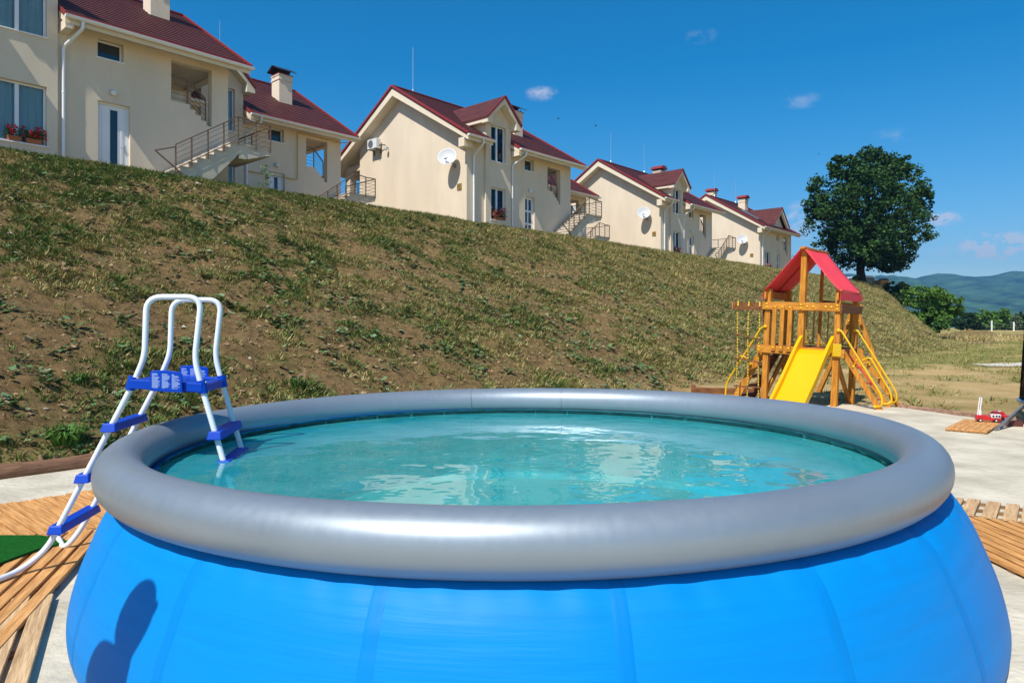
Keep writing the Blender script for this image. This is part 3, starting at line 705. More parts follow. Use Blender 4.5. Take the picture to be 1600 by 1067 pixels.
def weeds():
    rng=np.random.default_rng(8); S_,N_=bank_points(36000,rng,pw=1.8)
    x=D.x*S_+NV.x*N_; y=D.y*S_+NV.y*N_; t=(FOOT-N_)/(FOOT-CREST)
    cl=fbm(S_*.9+70,N_*.9+33,3,.6); k=(rng.random(len(S_))<np.clip((cl-.40)*4,.08,1)*np.clip(1.15-S_/70,.2,1))&(y>5)&(np.abs(x/y)<.95)&(S_<46+44*np.clip(t,0,1)); S_,N_=S_[k],N_[k]
    n=len(S_); x=D.x*S_+NV.x*N_; y=D.y*S_+NV.y*N_; z=height(x,y); nl=7
    C=np.stack([x,y,z],-1)[:,None,:].repeat(nl,1); big=(rng.random(n)<.3); sz=np.where(big,.055+.045*rng.random(n),.025+.03*rng.random(n))*np.clip(.75+y/70,.8,1.5)
    a=rng.random((n,nl))*2*np.pi; rad=sz[:,None]*(.4+1.7*rng.random((n,nl))); C[...,0]+=np.cos(a)*rad; C[...,1]+=np.sin(a)*rad
    C[...,2]=height(C[...,0],C[...,1])+.02+rng.random((n,nl))*.09
    dirv=np.stack([np.cos(a),np.sin(a),rng.uniform(-.3,.6,a.shape)],-1); side=np.stack([-np.sin(a),np.cos(a),rng.uniform(-.35,.35,a.shape)],-1)
    s=sz[:,None,None]*(.6+.8*rng.random((n,nl,1)))
    V=np.empty((n,nl,4,3)); V[:,:,0]=C-dirv*s*.6; V[:,:,1]=C+side*s*.55; V[:,:,2]=C+dirv*s*.7; V[:,:,3]=C-side*s*.55
    tag(quads_obj('weeds',V.reshape(-1,3),rng.choice(4,n*nl,p=[.35,.33,.14,.18]),WD),kind='stuff')
weeds()
def stones():
    rng=np.random.default_rng(2); S_,N_=bank_points(30000,rng,pw=1.9); x=D.x*S_+NV.x*N_; y=D.y*S_+NV.y*N_; k=(y>5)&(np.abs(x/y)<.95); x,y=x[k],y[k]; n=len(x)
    r=np.where(rng.random(n)<.93,.012+.03*rng.random(n),.03+.032*rng.random(n))*np.clip(.8+y/60,1,1.5); z=height(x,y)+r*.1
    O_=np.array([(1,0,0),(0,1,0),(-1,0,0),(0,-1,0),(0,0,1),(0,0,-1)],float); T=np.array([(0,1,4),(1,2,4),(2,3,4),(3,0,4),(1,0,5),(2,1,5),(3,2,5),(0,3,5)])
    P_=O_[None]*(.6+.8*rng.random((n,6,1)))+.25*rng.normal(size=(n,6,3)); P_[...,2]*=.75; th=rng.random(n)*6.28; c,s_=np.cos(th),np.sin(th)
    X_=P_[...,0]*c[:,None]-P_[...,1]*s_[:,None]; Y_=P_[...,0]*s_[:,None]+P_[...,1]*c[:,None]
    V=np.stack([X_*1.25,Y_,P_[...,2]],-1)*r[:,None,None]+np.stack([x,y,z],-1)[:,None]
    V=V[:,T].reshape(-1,3); mi=np.where(rng.random(n)<.022,0,np.where(rng.random(n)<.5,1,2)).repeat(8)
    tag(quads_obj('stones_and_clods',V,mi,[mat('pale_stone',(.42,.36,.28),.9,var=.2),mat('soil_clod',(.20,.13,.065),.95,var=.3,vscale=15),mat('soil_clod_light',(.32,.22,.115),.95,var=.3,vscale=15)],tri=True),kind='stuff')
stones()
# a few single plants, stakes
def single_tuft(px,py,label,hg,nblade,mats,wd=.16,name='grass_clump',cat='grass clump'):
    # march along the ray to meet the bank
    dv=Vector(((px-800)/F,1,(HOR-py)/F)); t=6.0
    while t<90 and HC+dv.z*t>hz(dv.x*t,t): t+=.03
    x,y=dv.x*t,t; rng=np.random.default_rng(px)
    o=empty(name,(x,y,hz(x,y)),0,label,cat)
    n=nblade; a=rng.random(n)*2*np.pi; B=np.zeros((n,3)); B[:,0]=np.cos(a)*wd*rng.random(n); B[:,1]=np.sin(a)*wd*rng.random(n)
    h=hg*(.5+.6*rng.random(n)); ln=.3+.8*rng.random(n); mid=B+np.stack([np.cos(a)*h*ln*.4,np.sin(a)*h*ln*.4,h*.7],-1); tip=B+np.stack([np.cos(a)*h*ln*1.1,np.sin(a)*h*ln*1.1,h*(1.1-.6*ln)],-1)
    of=np.stack([-np.sin(a),np.cos(a),0*a],-1)*(.006+.012*hg)
    V=np.empty((n,2,4,3)); V[:,0,0]=B-of; V[:,0,1]=B+of; V[:,0,2]=mid+of*.8; V[:,0,3]=mid-of*.8; V[:,1,0]=mid-of*.8; V[:,1,1]=mid+of*.8; V[:,1,2]=tip+of*.1; V[:,1,3]=tip-of*.1
    q=quads_obj('blades',V.reshape(-1,3),rng.integers(0,len(mats),n).repeat(2),mats,o); return o
BRG=leaf_mats('fresh_blade',[(.07,.16,.025),(.10,.19,.03),(.045,.11,.02)])
single_tuft(103,694,'bright green clump of long grass growing just above the log',.26,150,BRG,.17)
single_tuft(124,600,'small green leafy clump on bare soil left of the ladder platform',.16,70,BRG,.1)
single_tuft(462,608,'green clump of grass at the foot of the three small stakes',.2,70,BRG,.12)
def weed_plant(px,py,H,label,top=True):
    dv=Vector(((px-800)/F,1,(HOR-py)/F)); t=10.0
    while t<90 and HC+dv.z*t>hz(dv.x*t,t): t+=.05
    x,y=dv.x*t,t; o=empty('weed_plant',(x,y,hz(x,y)-.03),0,label,'weed')
    rng=np.random.default_rng(px); st=MB(); st.tube([(0,0,0),(.02,0,H*.5),(.05,.02,H)],[.012,.009,.004],5)
    Cs=[]
    for i in range(9):
        z=H*(.2+.8*i/9); a=rng.random()*6.28; l=H*(.32-.02*i); e=(math.cos(a)*l,math.sin(a)*l,z+l*.5); st.tube([(.02,0,z),e],[.006,.003],4); 
        for q in range(9): f=rng.random(); Cs.append((.02+e[0]*f,e[1]*f,z+(e[2]-z)*f))
    st.build('stem',mat('weed_stem',(.08,.12,.04),.8),o); quads_obj('foliage',leaf_quads(np.array(Cs)+rng.normal(0,.02,(len(Cs),3)),.1,rng),rng.integers(0,4,len(Cs)),WD,o)
weed_plant(681,336,.75,'spindly branching weed on the crest in front of the dish house gable')
weed_plant(718,342,.6,'short bushy weed on the crest below the dish by the downpipe')
weed_plant(967,382,.6,'small weed before the gable of the fourth house')
weed_plant(1010,386,.8,'slim upright weed before the gable near the fourth house downpipe')
weed_plant(414,300,1.0,'pale weed growing in front of the set-back house door')
STAKE=wood('stake_wood',(.3,.19,.09),(.42,.28,.15),(8,8,1))
for px,py,hpx,lb in ((453,604,18,'leftmost short wooden stake of three at the bank foot'),(467,610,24,'middle taller wooden stake of three at the bank foot'),(475,600,26,'rightmost thin wooden stake of three at the bank foot')):
    dv=Vector(((px-800)/F,1,(HOR-py)/F)); t=6.0
    while HC+dv.z*t>hz(dv.x*t,t): t+=.02
    o=empty('wooden_stake',(dv.x*t,t,hz(dv.x*t,t)),.3,lb,'stake','wooden stakes at the foot of the bank')
    H=hpx*t/F; MB().add([(-.02,-.012,-.15),(.02,-.012,-.15),(.02,.012,-.15),(-.02,.012,-.15),(-.018,-.012,H),(.02,-.01,H-.02),(.02,.012,H-.015),(-.015,.012,H)],[(0,1,2,3),(7,6,5,4),(0,4,5,1),(1,5,6,2),(2,6,7,3),(3,7,4,0)]).build('shaft',STAKE,o)

# ------------------------------------------------------------------ houses
FLOOR=5.1+HC; TS=.61          # floor level of the row, roof slope
ROT=math.atan2(D.y,D.x)
def window(par,x0,x1,z0,z1,y,cols=2,sill=True,curtain=True,name='window',glass=None):
    mb=MB(); f=.06; yb=y+.055
    mb.box(x0,x1,y,yb,z0,z0+f); mb.box(x0,x1,y,yb,z1-f,z1); mb.box(x0,x0+f,y,yb,z0+f,z1-f); mb.box(x1-f,x1,y,yb,z0+f,z1-f)
    xs=[x0+f]
    for i in range(1,cols): c=x0+(x1-x0)*i/cols; mb.box(c-.055,c+.055,y-.008,yb,z0+f,z1-f)
    o=mb.build(name,WHITE,par,bevel=.006)
    MB().box(x0+f,x1-f,y+.025,y+.035,z0+f,z1-f).build('pane',glass or GLASS,o)
    if sill: MB().box(x0-.05,x1+.05,y-.2,y+.0,z0-.045,z0-.002).build('sill',WHITE,o,bevel=.006)
    if curtain:
        vs=[];n=int((x1-x0)*60); rnd=random.Random(int(x0*100))
        ph=[rnd.uniform(0,6) for _ in range(3)]
        for i in range(n+1):
            x=x0+(x1-x0)*i/n; d=.03*math.sin(x*38+ph[0])+.02*math.sin(x*23+ph[1])+.012*math.sin(x*71+ph[2])
            vs+= [(x,y+.12+d,z0+.03),(x,y+.12+d*.8,z1)]
        MB().add(vs,[(2*i,2*i+2,2*i+3,2*i+1) for i in range(n)]).build('curtain',CURT,o,smooth=True)
    return o
def door(par,x0,x1,z0,z1,y,kind):
    mb=MB(); f=.07; yb=y+.06
    mb.box(x0,x0+f,y,yb,z0,z1); mb.box(x1-f,x1,y,yb,z0,z1); mb.box(x0+f,x1-f,y,yb,z1-f,z1)
    a,b,c,d=x0+f+.006,x1-f-.006,z0+.02,z1-f-.006; yy=y+.012
    if kind=='solid':
        g0=a+(b-a)*.40; g1=a+(b-a)*.68
        mb.box(a,g0,yy,yb,c,d); mb.box(g1,b,yy,yb,c,d); mb.box(g0,g1,yy,yb,c,c+.28); mb.box(g0,g1,yy,yb,d-.12,d)
        for p0,p1 in ((a+.07,g0-.07),(g1+.06,b-.08)):
            mb.box(p0,p1,yy-.008,yy-.001,c+.3,d-.16); mb.box(p0+.03,p1-.03,yy-.014,yy-.009,c+.34,d-.2)
        mb.box(g0-.03,g0-.002,yy-.012,yy-.001,c+.25,d-.09); mb.box(g1+.002,g1+.03,yy-.012,yy-.001,c+.25,d-.09)
        o=mb.build('door',WHITE,par,bevel=.004); MB().box(g0,g1,yy+.02,yy+.03,c+.28,d-.12).build('pane',DGLASS,o)
    else:
        m=.05; xs=[a,(a+b)/2,b]; zs=[c,c+(d-c)/3,c+2*(d-c)/3,d]
        for x in xs: mb.box(x-m if x>a else x,x+m if x<b else x,yy,yb,c,d)
        for z in zs:
            for i in (0,1): mb.box(xs[i]+m,xs[i+1]-m,yy+.002,yb,z-m if z>c else z,z+m if z<d else z)
        o=mb.build('door',WHITE,par,bevel=.004); MB().box(a+.02,b-.02,yy+.03,yy+.038,c+.02,d-.02).build('pane',DGLASS,o)
    mb=MB(); mb.box(x1-f-.075,x1-f-.04,yy-.014,yy,c+.85,c+1.12); mb.bar((x1-f-.058,yy-.04,c+1.0),(x1-f-.19,yy-.04,c+1.0),.02,.02); mb.bar((x1-f-.058,yy-.04,c+1.0),(x1-f-.058,yy,c+1.0),.02,.02)
    mb.build('handle',mat('silver_handle',(.55,.55,.55),.3,metal=.7),o); return o
def tiles(y0,z0,y1,z1,x0,x1,mb,course=.34,lift=.03,th=.10):
    """sawtooth courses between a low edge and a high edge, pushed out along x"""
    a=Vector((y0,z0)); b=Vector((y1,z1)); d=(b-a); Ln=d.length; d/=Ln; nrm=Vector((-d.y,d.x)); 
    if nrm.y<0: nrm=-nrm
    n=max(2,int(Ln/course)); p=[]
    for k in range(n):
        p.append(a+d*(Ln*k/n)+nrm*lift); p.append(a+d*(Ln*(k+1)/n)+nrm*.004)
    p+= [b-nrm*th,a-nrm*th]
    mb.prism([tuple(q) for q in p],'x',x0,x1)
def railing(mb,pts,h=.92,nbar=5,posts=None,post=.04,rail=.05):
    """posts at every point, top rail and thin horizontal bars between"""
    pts=[Vector(p) for p in pts]
    for p in pts: mb.bar(p,p+Vector((0,0,h)),post,post,up=(1,0,0))
    for a,b in zip(pts[:-1],pts[1:]):
        mb.bar(a+Vector((0,0,h+.02)),b+Vector((0,0,h+.02)),rail,.04)
        for k in range(1,nbar+1):
            z=h*k/(nbar+.6); mb.bar(a+Vector((0,0,z)),b+Vector((0,0,z)),.014,.014)
def chimney(par,x,y,roofz,h,wd,style):
    mb=MB(); z0=roofz-.5; z1=roofz+h
    mb.box(x-wd/2,x+wd/2,y-wd/2,y+wd/2,z0,z1-.32); mb.box(x-wd/2-.035,x+wd/2+.035,y-wd/2-.035,y+wd/2+.035,z1-.32,z1-.24); mb.box(x-wd/2-.01,x+wd/2+.01,y-wd/2-.01,y+wd/2+.01,z1-.24,z1-.1); mb.box(x-wd/2-.04,x+wd/2+.04,y-wd/2-.04,y+wd/2+.04,z1-.1,z1-.03)
    o=mb.build('chimney',STUCCO,par,bevel=.01); mb=MB()
    mb.box(x-wd/2-.05,x+wd/2+.05,y-wd/2-.05,y+wd/2+.05,z1-.03,z1+.01)
    mb.cur=1
    if style=='black':
        for sx in (-1,1):
            for sy in (-1,1): mb.bar((x+sx*wd*.38,y+sy*wd*.38,z1),(x+sx*wd*.38,y+sy*wd*.38,z1+.22),.025,.025)
        for sg in (-1,1): mb.add([(x-wd*.75,y+sg*wd*.72,z1+.14),(x+wd*.75,y+sg*wd*.72,z1+.14),(x+wd*.75,y,z1+.42),(x-wd*.75,y,z1+.42),(x-wd*.75,y+sg*wd*.72,z1+.165),(x+wd*.75,y+sg*wd*.72,z1+.165),(x+wd*.75,y,z1+.445),(x-wd*.75,y,z1+.445)],[(0,1,2,3),(4,7,6,5),(0,4,5,1),(0,3,7,4),(1,5,6,2)])
        mb.tube([(x-wd*.9,y,z1+.1),(x-wd*.9,y,z1+.3),(x-.1,y,z1+.34)],.012,5)
        mb.build('chimney_cap',[REDT,BLACKM],o)
    else:
        mb.prism([(x-wd*.7,z1+.12),(x+wd*.7,z1+.12),(x+wd*.35,z1+.38),(x-wd*.35,z1+.38)],'y',y-wd*.72,y+wd*.72); mb.box(x-wd*.4,x+wd*.4,y-wd*.4,y+wd*.4,z1,z1+.12)
        mb.build('chimney_cap',[BLACKM,REDT],o)
def house(label,nw,s0,Ln,dz=0,E=4.5,dr=(4.53,5.35),dh=2.23,dkind='panes',win=(1.67,2.8),wlo=(.6,2.31),wup=(3.7,5.6),dorm=(1.27,3.2),sw=(4.5,5.3,3.7,4.33),lg=(6.5,7.7,2.82,4.2),col_end=None,dormer='wall',chim=((6.4,2.5,'black'),),rods=((.9,),),lamp=True,stair=True,land=1.55,stair_x=(5.9,8.25),skylight=False,pipe=True,land_drop=0):
    p0=W(s0,nw); o=empty('house',(p0.x,p0.y,FLOOR+dz),ROT,label,'house','cream houses with maroon roofs along the top of the bank')
    RID=5.3; BK=9.1; EY=-.72; BE=11.4; B0=-1.3
    rz=lambda y: E+.08+((y-EY) if y<=RID else (2*RID-EY-y))*TS
    wt=rz(0)-.36; cg=Ln; d0,d1=dorm
    # walls -----------------------------------------------------------
    mb=MB(); st=3; holes=[]
    # front wall in stretches: left of the dormer bay, (bay stands 12 cm proud), right
    lgh=[(lg[0],lg[1],lg[2],lg[3])]
    nst=4
    for k in range(nst):    # stepped parapet following the inner flight
        xa=lg[0]+(lg[1]-lg[0])*(.45+.55*k/nst); xb=lg[0]+(lg[1]-lg[0])*(.45+.55*(k+1)/nst)
        lgh.append((xa,lg[1],lg[2]-.16*(k+1),lg[2]+.1))
    lowz=lg[2]-.16*nst
    wl=[(dr[0],dr[1],0,dh),(sw[0],sw[1],sw[2],sw[3])]+lgh
    if dormer=='wall':
        mb.wall(0,d0,B0,wt,0,.3)
        mb.wall(d1,Ln,B0,wt,0,.3,wl)
        top=wup[1]+.42
        ax=(d0+d1)/2; half=(d1-d0)/2; bayh=[(win[0],win[1],wlo[0],wlo[1]),(win[0],win[1],wup[0],wup[1])]
        mb.wall(d0,d1,B0,top,-.13,.25,bayh)
        apex=top+half*.98
        mb.prism([(d0,top),(d1,top),(ax,apex)],'y',-.13,.25)
        mb.box(d0,d0+.25,.25,3.2,E,top); mb.box(d1-.25,d1,.25,3.2,E,top)
    else:
        mb.wall(0,Ln,B0,wt,0,.3,wl+[(win[0],win[1],wlo[0],wlo[1])])
    # gable at the near end, back wall
    mb.prism([(.3,B0),(BK,B0),(BK,rz(BK)-.36),(RID,rz(RID)-.36),(.3,rz(.3)-.36)],'x',0,.3)
    mb.box(.3,Ln,BK-.3,BK,B0,rz(BK)-.4)
    # far end: open stair bay, recessed wall behind
    mb.prism([(3.2,B0),(BK-.3,B0),(BK-.3,rz(BK)-.4),(RID,rz(RID)-.4),(3.2,rz(3.2)-.4)],'x',Ln-.3,Ln)
    mb.box(Ln-.3,Ln,.3,1.5,B0,land); mb.box(Ln-.3,Ln,1.5,3.2,B0,lg[2]); mb.box(Ln-.3,Ln,.3,3.2,lg[3]+.05,rz(.3)-.4); mb.box(lg[0]-.25,Ln-.3,1.5,3.2,lg[2]-.25,lg[2]-.02)
    mb.box(lg[0]-.25,Ln-.3,1.5,1.7,B0,lg[2]-.02); mb.box(lg[0]-.25,Ln-.3,3.2,3.4,lg[2]-.02,rz(3.2)-.4)
    mb.box(lg[0]-.25,lg[0],.3,3.2,lg[2]-.02,rz(.3)-.4)
    mb.box(lg[0],Ln-.3,.3,3.2,lg[3]+.12,lg[3]+.2)
    # terrace pillar under the back of the roof
    mb.box(.15,.6,BE-1.1,BE-.65,B0,rz(BE-.9)-.4); mb.box(.1,Ln,BE-1.15,BE-.95,B0,.35); mb.box(.15,.5,BK,BE-1.1,rz(BE-.9)-.75,rz(BE-.9)-.42)
    mb.build('wall',STUCCO,o)
    # inner flight inside the bay
    mb=MB(); nS=9
    for k in range(nS):
        xa=Ln-.35-(Ln-.35-lg[0]-.1)*k/nS; mb.box(xa-(Ln-.45-lg[0])/nS,xa,.3,1.48,land-.3+ (lg[2]-land)*k/nS*.9,land+(lg[2]-land)*(k+1)/nS*.9)
    mb.build('inner_flight',STEPM,o)
    # roof ---------------------------------------------------------------
    XL=-.62; XR=Ln+.55; mb=MB()
    if dormer=='wall':
        for a,b,yl in ((XL,d0-.04,EY),(d0-.04,d1+.04,1.2),(d1+.04,XR,EY)): tiles(yl,rz(yl),RID,rz(RID),a,b,mb)
    else: tiles(EY,rz(EY),RID,rz(RID),XL,XR,mb)
    tiles(BE,rz(BE),RID,rz(RID),XL,XR,mb)
    if dormer=='wall':
        hw=half+.36; sl=1.0; ze=apex-hw*sl+.16; ra=apex+.16; yb=(ra-E-.08)/TS+EY+.2
        mbd=MB(); mbd.cur=0
        for sg in (-1,1):
            nC=6; pl=[]
            for k in range(nC):
                t0,t1=k/nC,(k+1)/nC
                pl.append((ax+sg*hw*(1-t0),ze+(ra-ze)*t0+.035)); pl.append((ax+sg*hw*(1-t1),ze+(ra-ze)*t1+.008))
            pl+=[(ax,ra-.1),(ax+sg*hw,ze-.1)]
            mb.prism(pl,'y',-.62,yb)
    roof=mb.build('roof',TILE,o)
    if dormer=='gable':
        ax=(d0+d1)/2; half=(d1-d0)/2; ze=E+.62; ra=ze+half*.95; yb=(ra-E-.08)/TS+EY+.2
        mb=MB()
        for sg in (-1,1):
            nC=6; pl=[]
            for k in range(nC):
                t0,t1=k/nC,(k+1)/nC
                pl.append((ax+sg*half*(1-t0),ze+(ra-ze)*t0+.035)); pl.append((ax+sg*half*(1-t1),ze+(ra-ze)*t1+.008))
            pl+=[(ax,ra-.1),(ax+sg*half,ze-.1)]; mb.prism(pl,'y',-.45,yb)
        drf=mb.build('dormer_roof',TILE,o)
        mb=MB(); mb.prism([(ax-half*.8,ze-.5),(ax+half*.8,ze-.5),(ax+half*.8,ze+.02),(ax,ra-.32),(ax-half*.8,ze+.02)],'y',.1,.3)
        for sg in (-1,1): mb.prism([(ax+sg*half,ze-.1),(ax+sg*(half-.34),ze-.1),(ax,ra-.46),(ax,ra-.1)],'y',-.43,-.22)
        mb.build('gable_board',TRIMC,drf)
    # cream boxed eaves and rakes, red metal edge
    mb=MB(); Tn=.36
    def slab(ya,yb_,xa,xb,th=Tn):
        mb.prism([(ya,rz(ya)-.12),(yb_,rz(yb_)-.12),(yb_,rz(yb_)-.12-th),(ya,rz(ya)-.12-th*.55)],'x',xa,xb)
    slab(EY+.02,RID,XL+.03,.30,.40)
    mb.prism([(BE-.02,rz(BE)-.12),(RID,rz(RID)-.12),(RID,rz(RID)-.52),(BE-.02,rz(BE)-.34)],'x',XL+.03,.30)
    mb.prism([(BE-.02,rz(BE)-.12),(RID,rz(RID)-.12),(RID,rz(RID)-.4),(BE-.02,rz(BE)-.34)],'x',.30,XR-.03)
    if dormer=='wall':
        slab(EY+.02,.9,.30,d0-.05,.33); slab(EY+.02,3.0,d1+.05,XR-.03,.33); slab(3.0,RID,.30,XR-.03,.3)
        for sg in (-1,1):
            mb.prism([(ax+sg*hw*.98,ze-.1),(ax+sg*hw*.98,ze-.3),(ax+sg*(half-.05),ze-.3),(ax+sg*(half-.05),ze+(hw-half)*sl-.28),(ax,ra-.44),(ax,ra-.11)],'y',-.58,-.14)
            mb.prism([(ax+sg*hw*.98,ze-.1),(ax+sg*hw*.98,ze-.26),(ax+sg*(half),ze-.26),(ax+sg*(half),ze+(hw-half)*sl-.12)],'y',-.135,2.2)
        mb.box(d1+.06,d1+.30,EY+.03,-.005,rz(EY)-.42,rz(EY)-.13)
    else: slab(EY+.02,RID,.30,XR-.03,.33)
    mb.box(XL+.04,.02,-.42,-.003,rz(-.2)-.9,rz(-.2)-.45)
    mb.build('eaves_board',TRIMC,o)
    mb=MB()
    for xa,xb in ((XL-.035,XL+.028),(XR-.028,XR+.035)):
        mb.bar((( xa+xb)/2,EY-.02,rz(EY)+.01),((xa+xb)/2,RID,rz(RID)+.03),xb-xa,.12); mb.bar(((xa+xb)/2,BE,rz(BE)),((xa+xb)/2,RID,rz(RID)+.03),xb-xa,.12)
    mb.bar((XL,RID,rz(RID)+.035),(XR,RID,rz(RID)+.035),.2,.06)
    eave_runs=((XL,d0-.06),(d1+.07,XR)) if dormer=='wall' else ((XL,XR),)
    for a,b in eave_runs: mb.bar((a,EY-.012,rz(EY)+.012),(b,EY-.012,rz(EY)+.03),.03,.06)
    if dormer=='wall':
        for sg in (-1,1): mb.bar((ax+sg*hw,-.635,ze-.02),(ax,-.635,ra-.02),.05,.11)
        mb.bar((d1+.05,EY-.01,rz(EY)-.02),(d1+.05,.2,rz(.2)+.0),.04,.14)
    if dormer=='gable':
        for sg in (-1,1): mb.bar((ax+sg*half,-.465,ze-.02),(ax,-.465,ra-.02),.05,.11)
    mb.build('metal_edge',REDT,roof)
    # gutters and downpipes -------------------------------------------------
    mb=MB()
    for a,b in eave_runs:
        gz=rz(EY)-.06; n=7
        pl=[(EY-.19+.09*(1-math.cos(math.pi*k/n)),gz-.10*math.sin(math.pi*k/n)) for k in range(n+1)]
        pl2=[(EY-.10+(y+.10-EY)*.85,z+.0 if k in(0,n) else z*.0+gz+(z-gz)*.85) for k,(y,z) in enumerate(pl)][::-1]
        mb.prism(pl+pl2,'x',a-.05,b+.05)
        for e in (a-.055,b+.04): mb.prism(pl,'x',e,e+.02)
        k=a+.3
        while k<b: mb.box(k,k+.03,EY-.1,EY+.01,gz+.0,gz+.015); k+=.62
    gut=mb.build('gutter',WHITE,o,smooth=True)
    if pipe:
        px_=[(.45,-.09)] if dormer!='wall' else [(.42,-.09),(d1+.17,-.09)]
        for i,(px,py) in enumerate(px_):
            gx=px if i==0 else px+.35
            path=fillet([(gx,EY-.085,rz(EY)-.16),(gx,EY-.085,rz(EY)-.36),(px,py,rz(EY)-.86),(px,py,-1.0)],[0,.12,.12,0],4)
            mb=MB(); mb.tube(path,.052,12); 
            for z in (.9,2.4): mb.tube([(px,py,z),(px,py,z+.05)],.06,12)
            mb.build('downpipe',WHITE,o,smooth=True)
    # openings ---------------------------------------------------------
    if dormer=='wall':
        window(o,win[0],win[1],wlo[0],wlo[1],.02); window(o,win[0],win[1],wup[0],wup[1],.02)
    else: window(o,win[0],win[1],wlo[0],wlo[1],.14)
    window(o,sw[0],sw[1],sw[2],sw[3],.18,cols=1,curtain=False,glass=DGLASS)
    door(o,dr[0],dr[1],0,dh,.14,dkind)
    MB().box(lg[0]+1.0,lg[0]+1.75,3.15,3.197,lg[2]+.0,lg[3]-.05).build('loggia_door',WHITE,o)
    if lamp:
        lx=(dr[0]+dr[1])/2-.05; mb=MB(); mb.sphere((lx,-.09,dh+.32),.1,12,8); lo=mb.build('wall_lamp',mat('opal_glass',(.75,.75,.72),.25),o,smooth=True)
        MB().box(lx-.05,lx+.05,-.03,-.002,dh+.26,dh+.44).build('lamp_base',mat('lamp_grey',(.35,.36,.38),.4),lo)
    # loggia railing (sloping)
    mb=MB(); a=Vector((lg[0]+.05,.15,lg[2])); b=Vector((lg[1]-.03,.15,lowz)); q=[a.lerp(b,t) for t in (0,.42,.9)]; q[1].z=lg[2]-.02; 
    railing(mb,q,.95,5); mb.build('loggia_railing',RUSTM,o)
    for q_ in chim: chimney(o,q_[0],q_[1],rz(q_[1]),q_[3] if len(q_)>3 else 1.25 if q_[2]=='black' else 1.0,.74,q_[2])
    for r in rods:
        mb=MB(); mb.tube([(r[0],RID,rz(RID)-.1),(r[0],RID,rz(RID)+2.6)],[.017,.009],6); mb.lathe([(.12,0),(.06,.1),(.02,.22)],(r[0],RID,rz(RID)+.03),10); mb.build('lightning_rod',mat('zinc',(.6,.6,.58),.35,metal=.8),o)
    if skylight: 
        yy=1.2; mb=MB(); mb.bar((2.2,.9,rz(.9)+.06),(2.2,2.7,rz(2.7)+.06),1.0,.1); mb.build('skylight',mat('skylight_frame',(.25,.25,.27),.3,metal=.6),o)
    # outside stairs ------------------------------------------------------
    if stair:
        x0,x1=stair_x; nS=8; ya,yb=-1.35,-.05; mb=MB(); rs=land/nS; run=(x1-x0)/nS
        poly=[(x0,-.6)]
        for k in range(nS): poly+=[(x0+run*k,rs*(k+1)),(x0+run*(k+1),rs*(k+1))]
        poly+=[(x1,land-.35),(x0+.75,-.6)]
        mb.prism(poly,'y',ya,yb)
        mb.box(x1,x1+1.25,ya,1.35,land-.22,land)
        mb.prism([(x1,land-.22),(x1+1.15,land-.22),(x1+.25,land-.5),(x1,land-.5)],'y',ya,ya+1.2)
        stp=mb.build('staircase',CONC,o)
        mb=MB()
        for k in range(nS): mb.box(x0+run*k-.03,x0+run*(k+1),ya-.035,yb-.01,rs*(k+1)+.001,rs*(k+1)+.03)
        mb.box(x1-.02,x1+1.27,ya-.03,1.36,land+.001,land+.03)
        mb.build('tread',STEPM,stp)
        mb=MB(); yr=ya-.06
        pts=[(x0+run*k,yr,rs*k+.02) for k in (.4,2.2,4.1,6.0,7.8)]+[(x1+.62,yr,land-.1),(x1+1.2,yr,land-.1),(x1+1.3,.2,land-.1),(x1+1.3,1.3,land-.1)]
        railing(mb,pts,.98,5)
        mb.bar((x0-.55,yr,.78),(x0+run*.4,yr,1.02),.05,.04); mb.bar((x0-.55,yr,.78),(x0+.35,yr-.02,.12),.045,.04)
        mb.build('railing',RUSTM,stp)
    return o
def on_house(h,name,loc,label,cat,group=None,rz_=0):
    M=Matrix.Translation(h.location)@Matrix.Rotation(ROT,4,'Z'); p=M@Vector(loc); return empty(name,p,ROT+rz_,label,cat,group)
H1=house('nearest cream house, cut by the left edge, with red geraniums and a solid white door',-26,3.5,9.25,E=4.66,dr=(4.78,5.78),dh=2.45,dkind='solid',win=(1.75,3.28),wlo=(.6,2.47),wup=(4.02,6.1),dorm=(1.3,3.58),sw=(4.77,5.57,3.9,4.5),lg=(7.15,8.62,3.0,4.45),chim=((8.05,3.6,'black'),),rods=(),stair_x=(6.6,9.0),land=1.55)
H2=house('set-back cream house behind the nearest one, with two black capped chimneys',-30.8,12.55,8.5,chim=((6.7,2.6,'black'),(5.9,6.3,'black',1.55)),rods=((4.7,),),dkind='solid',stair_x=(6.2,8.4))
H3=house('middle cream house with air conditioner and dish on its gable and a wall dormer',-26,25.33,8.7,rods=((.9,),),stair_x=(6.6,8.7))
H3b=house('set-back cream house showing only a low roof behind the middle house',-30.8,33.6,8.6,dz=-.12,rods=(),stair_x=(6.0,8.3))
H4=house('fourth cream house along the bank with red capped chimneys and a satellite dish',-27.5,47.1,8.35,dz=0,E=4.5,dr=(4.35,5.2),sw=(4.4,5.1,3.7,4.33),lg=(6.2,7.3,2.82,4.2),chim=((3.4,6.8,'red'),(5.2,3.2,'red')),rods=((1.2,),(6.3,)),stair_x=(6.6,8.6))
H5=house('farthest cream house with a low roof gable, skylight and red capped chimneys',-28,66.4,7.9,E=4.45,dr=(4.1,4.9),win=(1.3,2.5),sw=(4.0,4.7,3.6,4.2),lg=(5.9,6.9,2.82,4.1),dorm=(2.4,6.3),dormer='gable',chim=((4.3,3.6,'red'),(1.9,5.9,'red')),rods=((1.3,),(6.2,)),skylight=True,stair_x=(6.2,7.9))
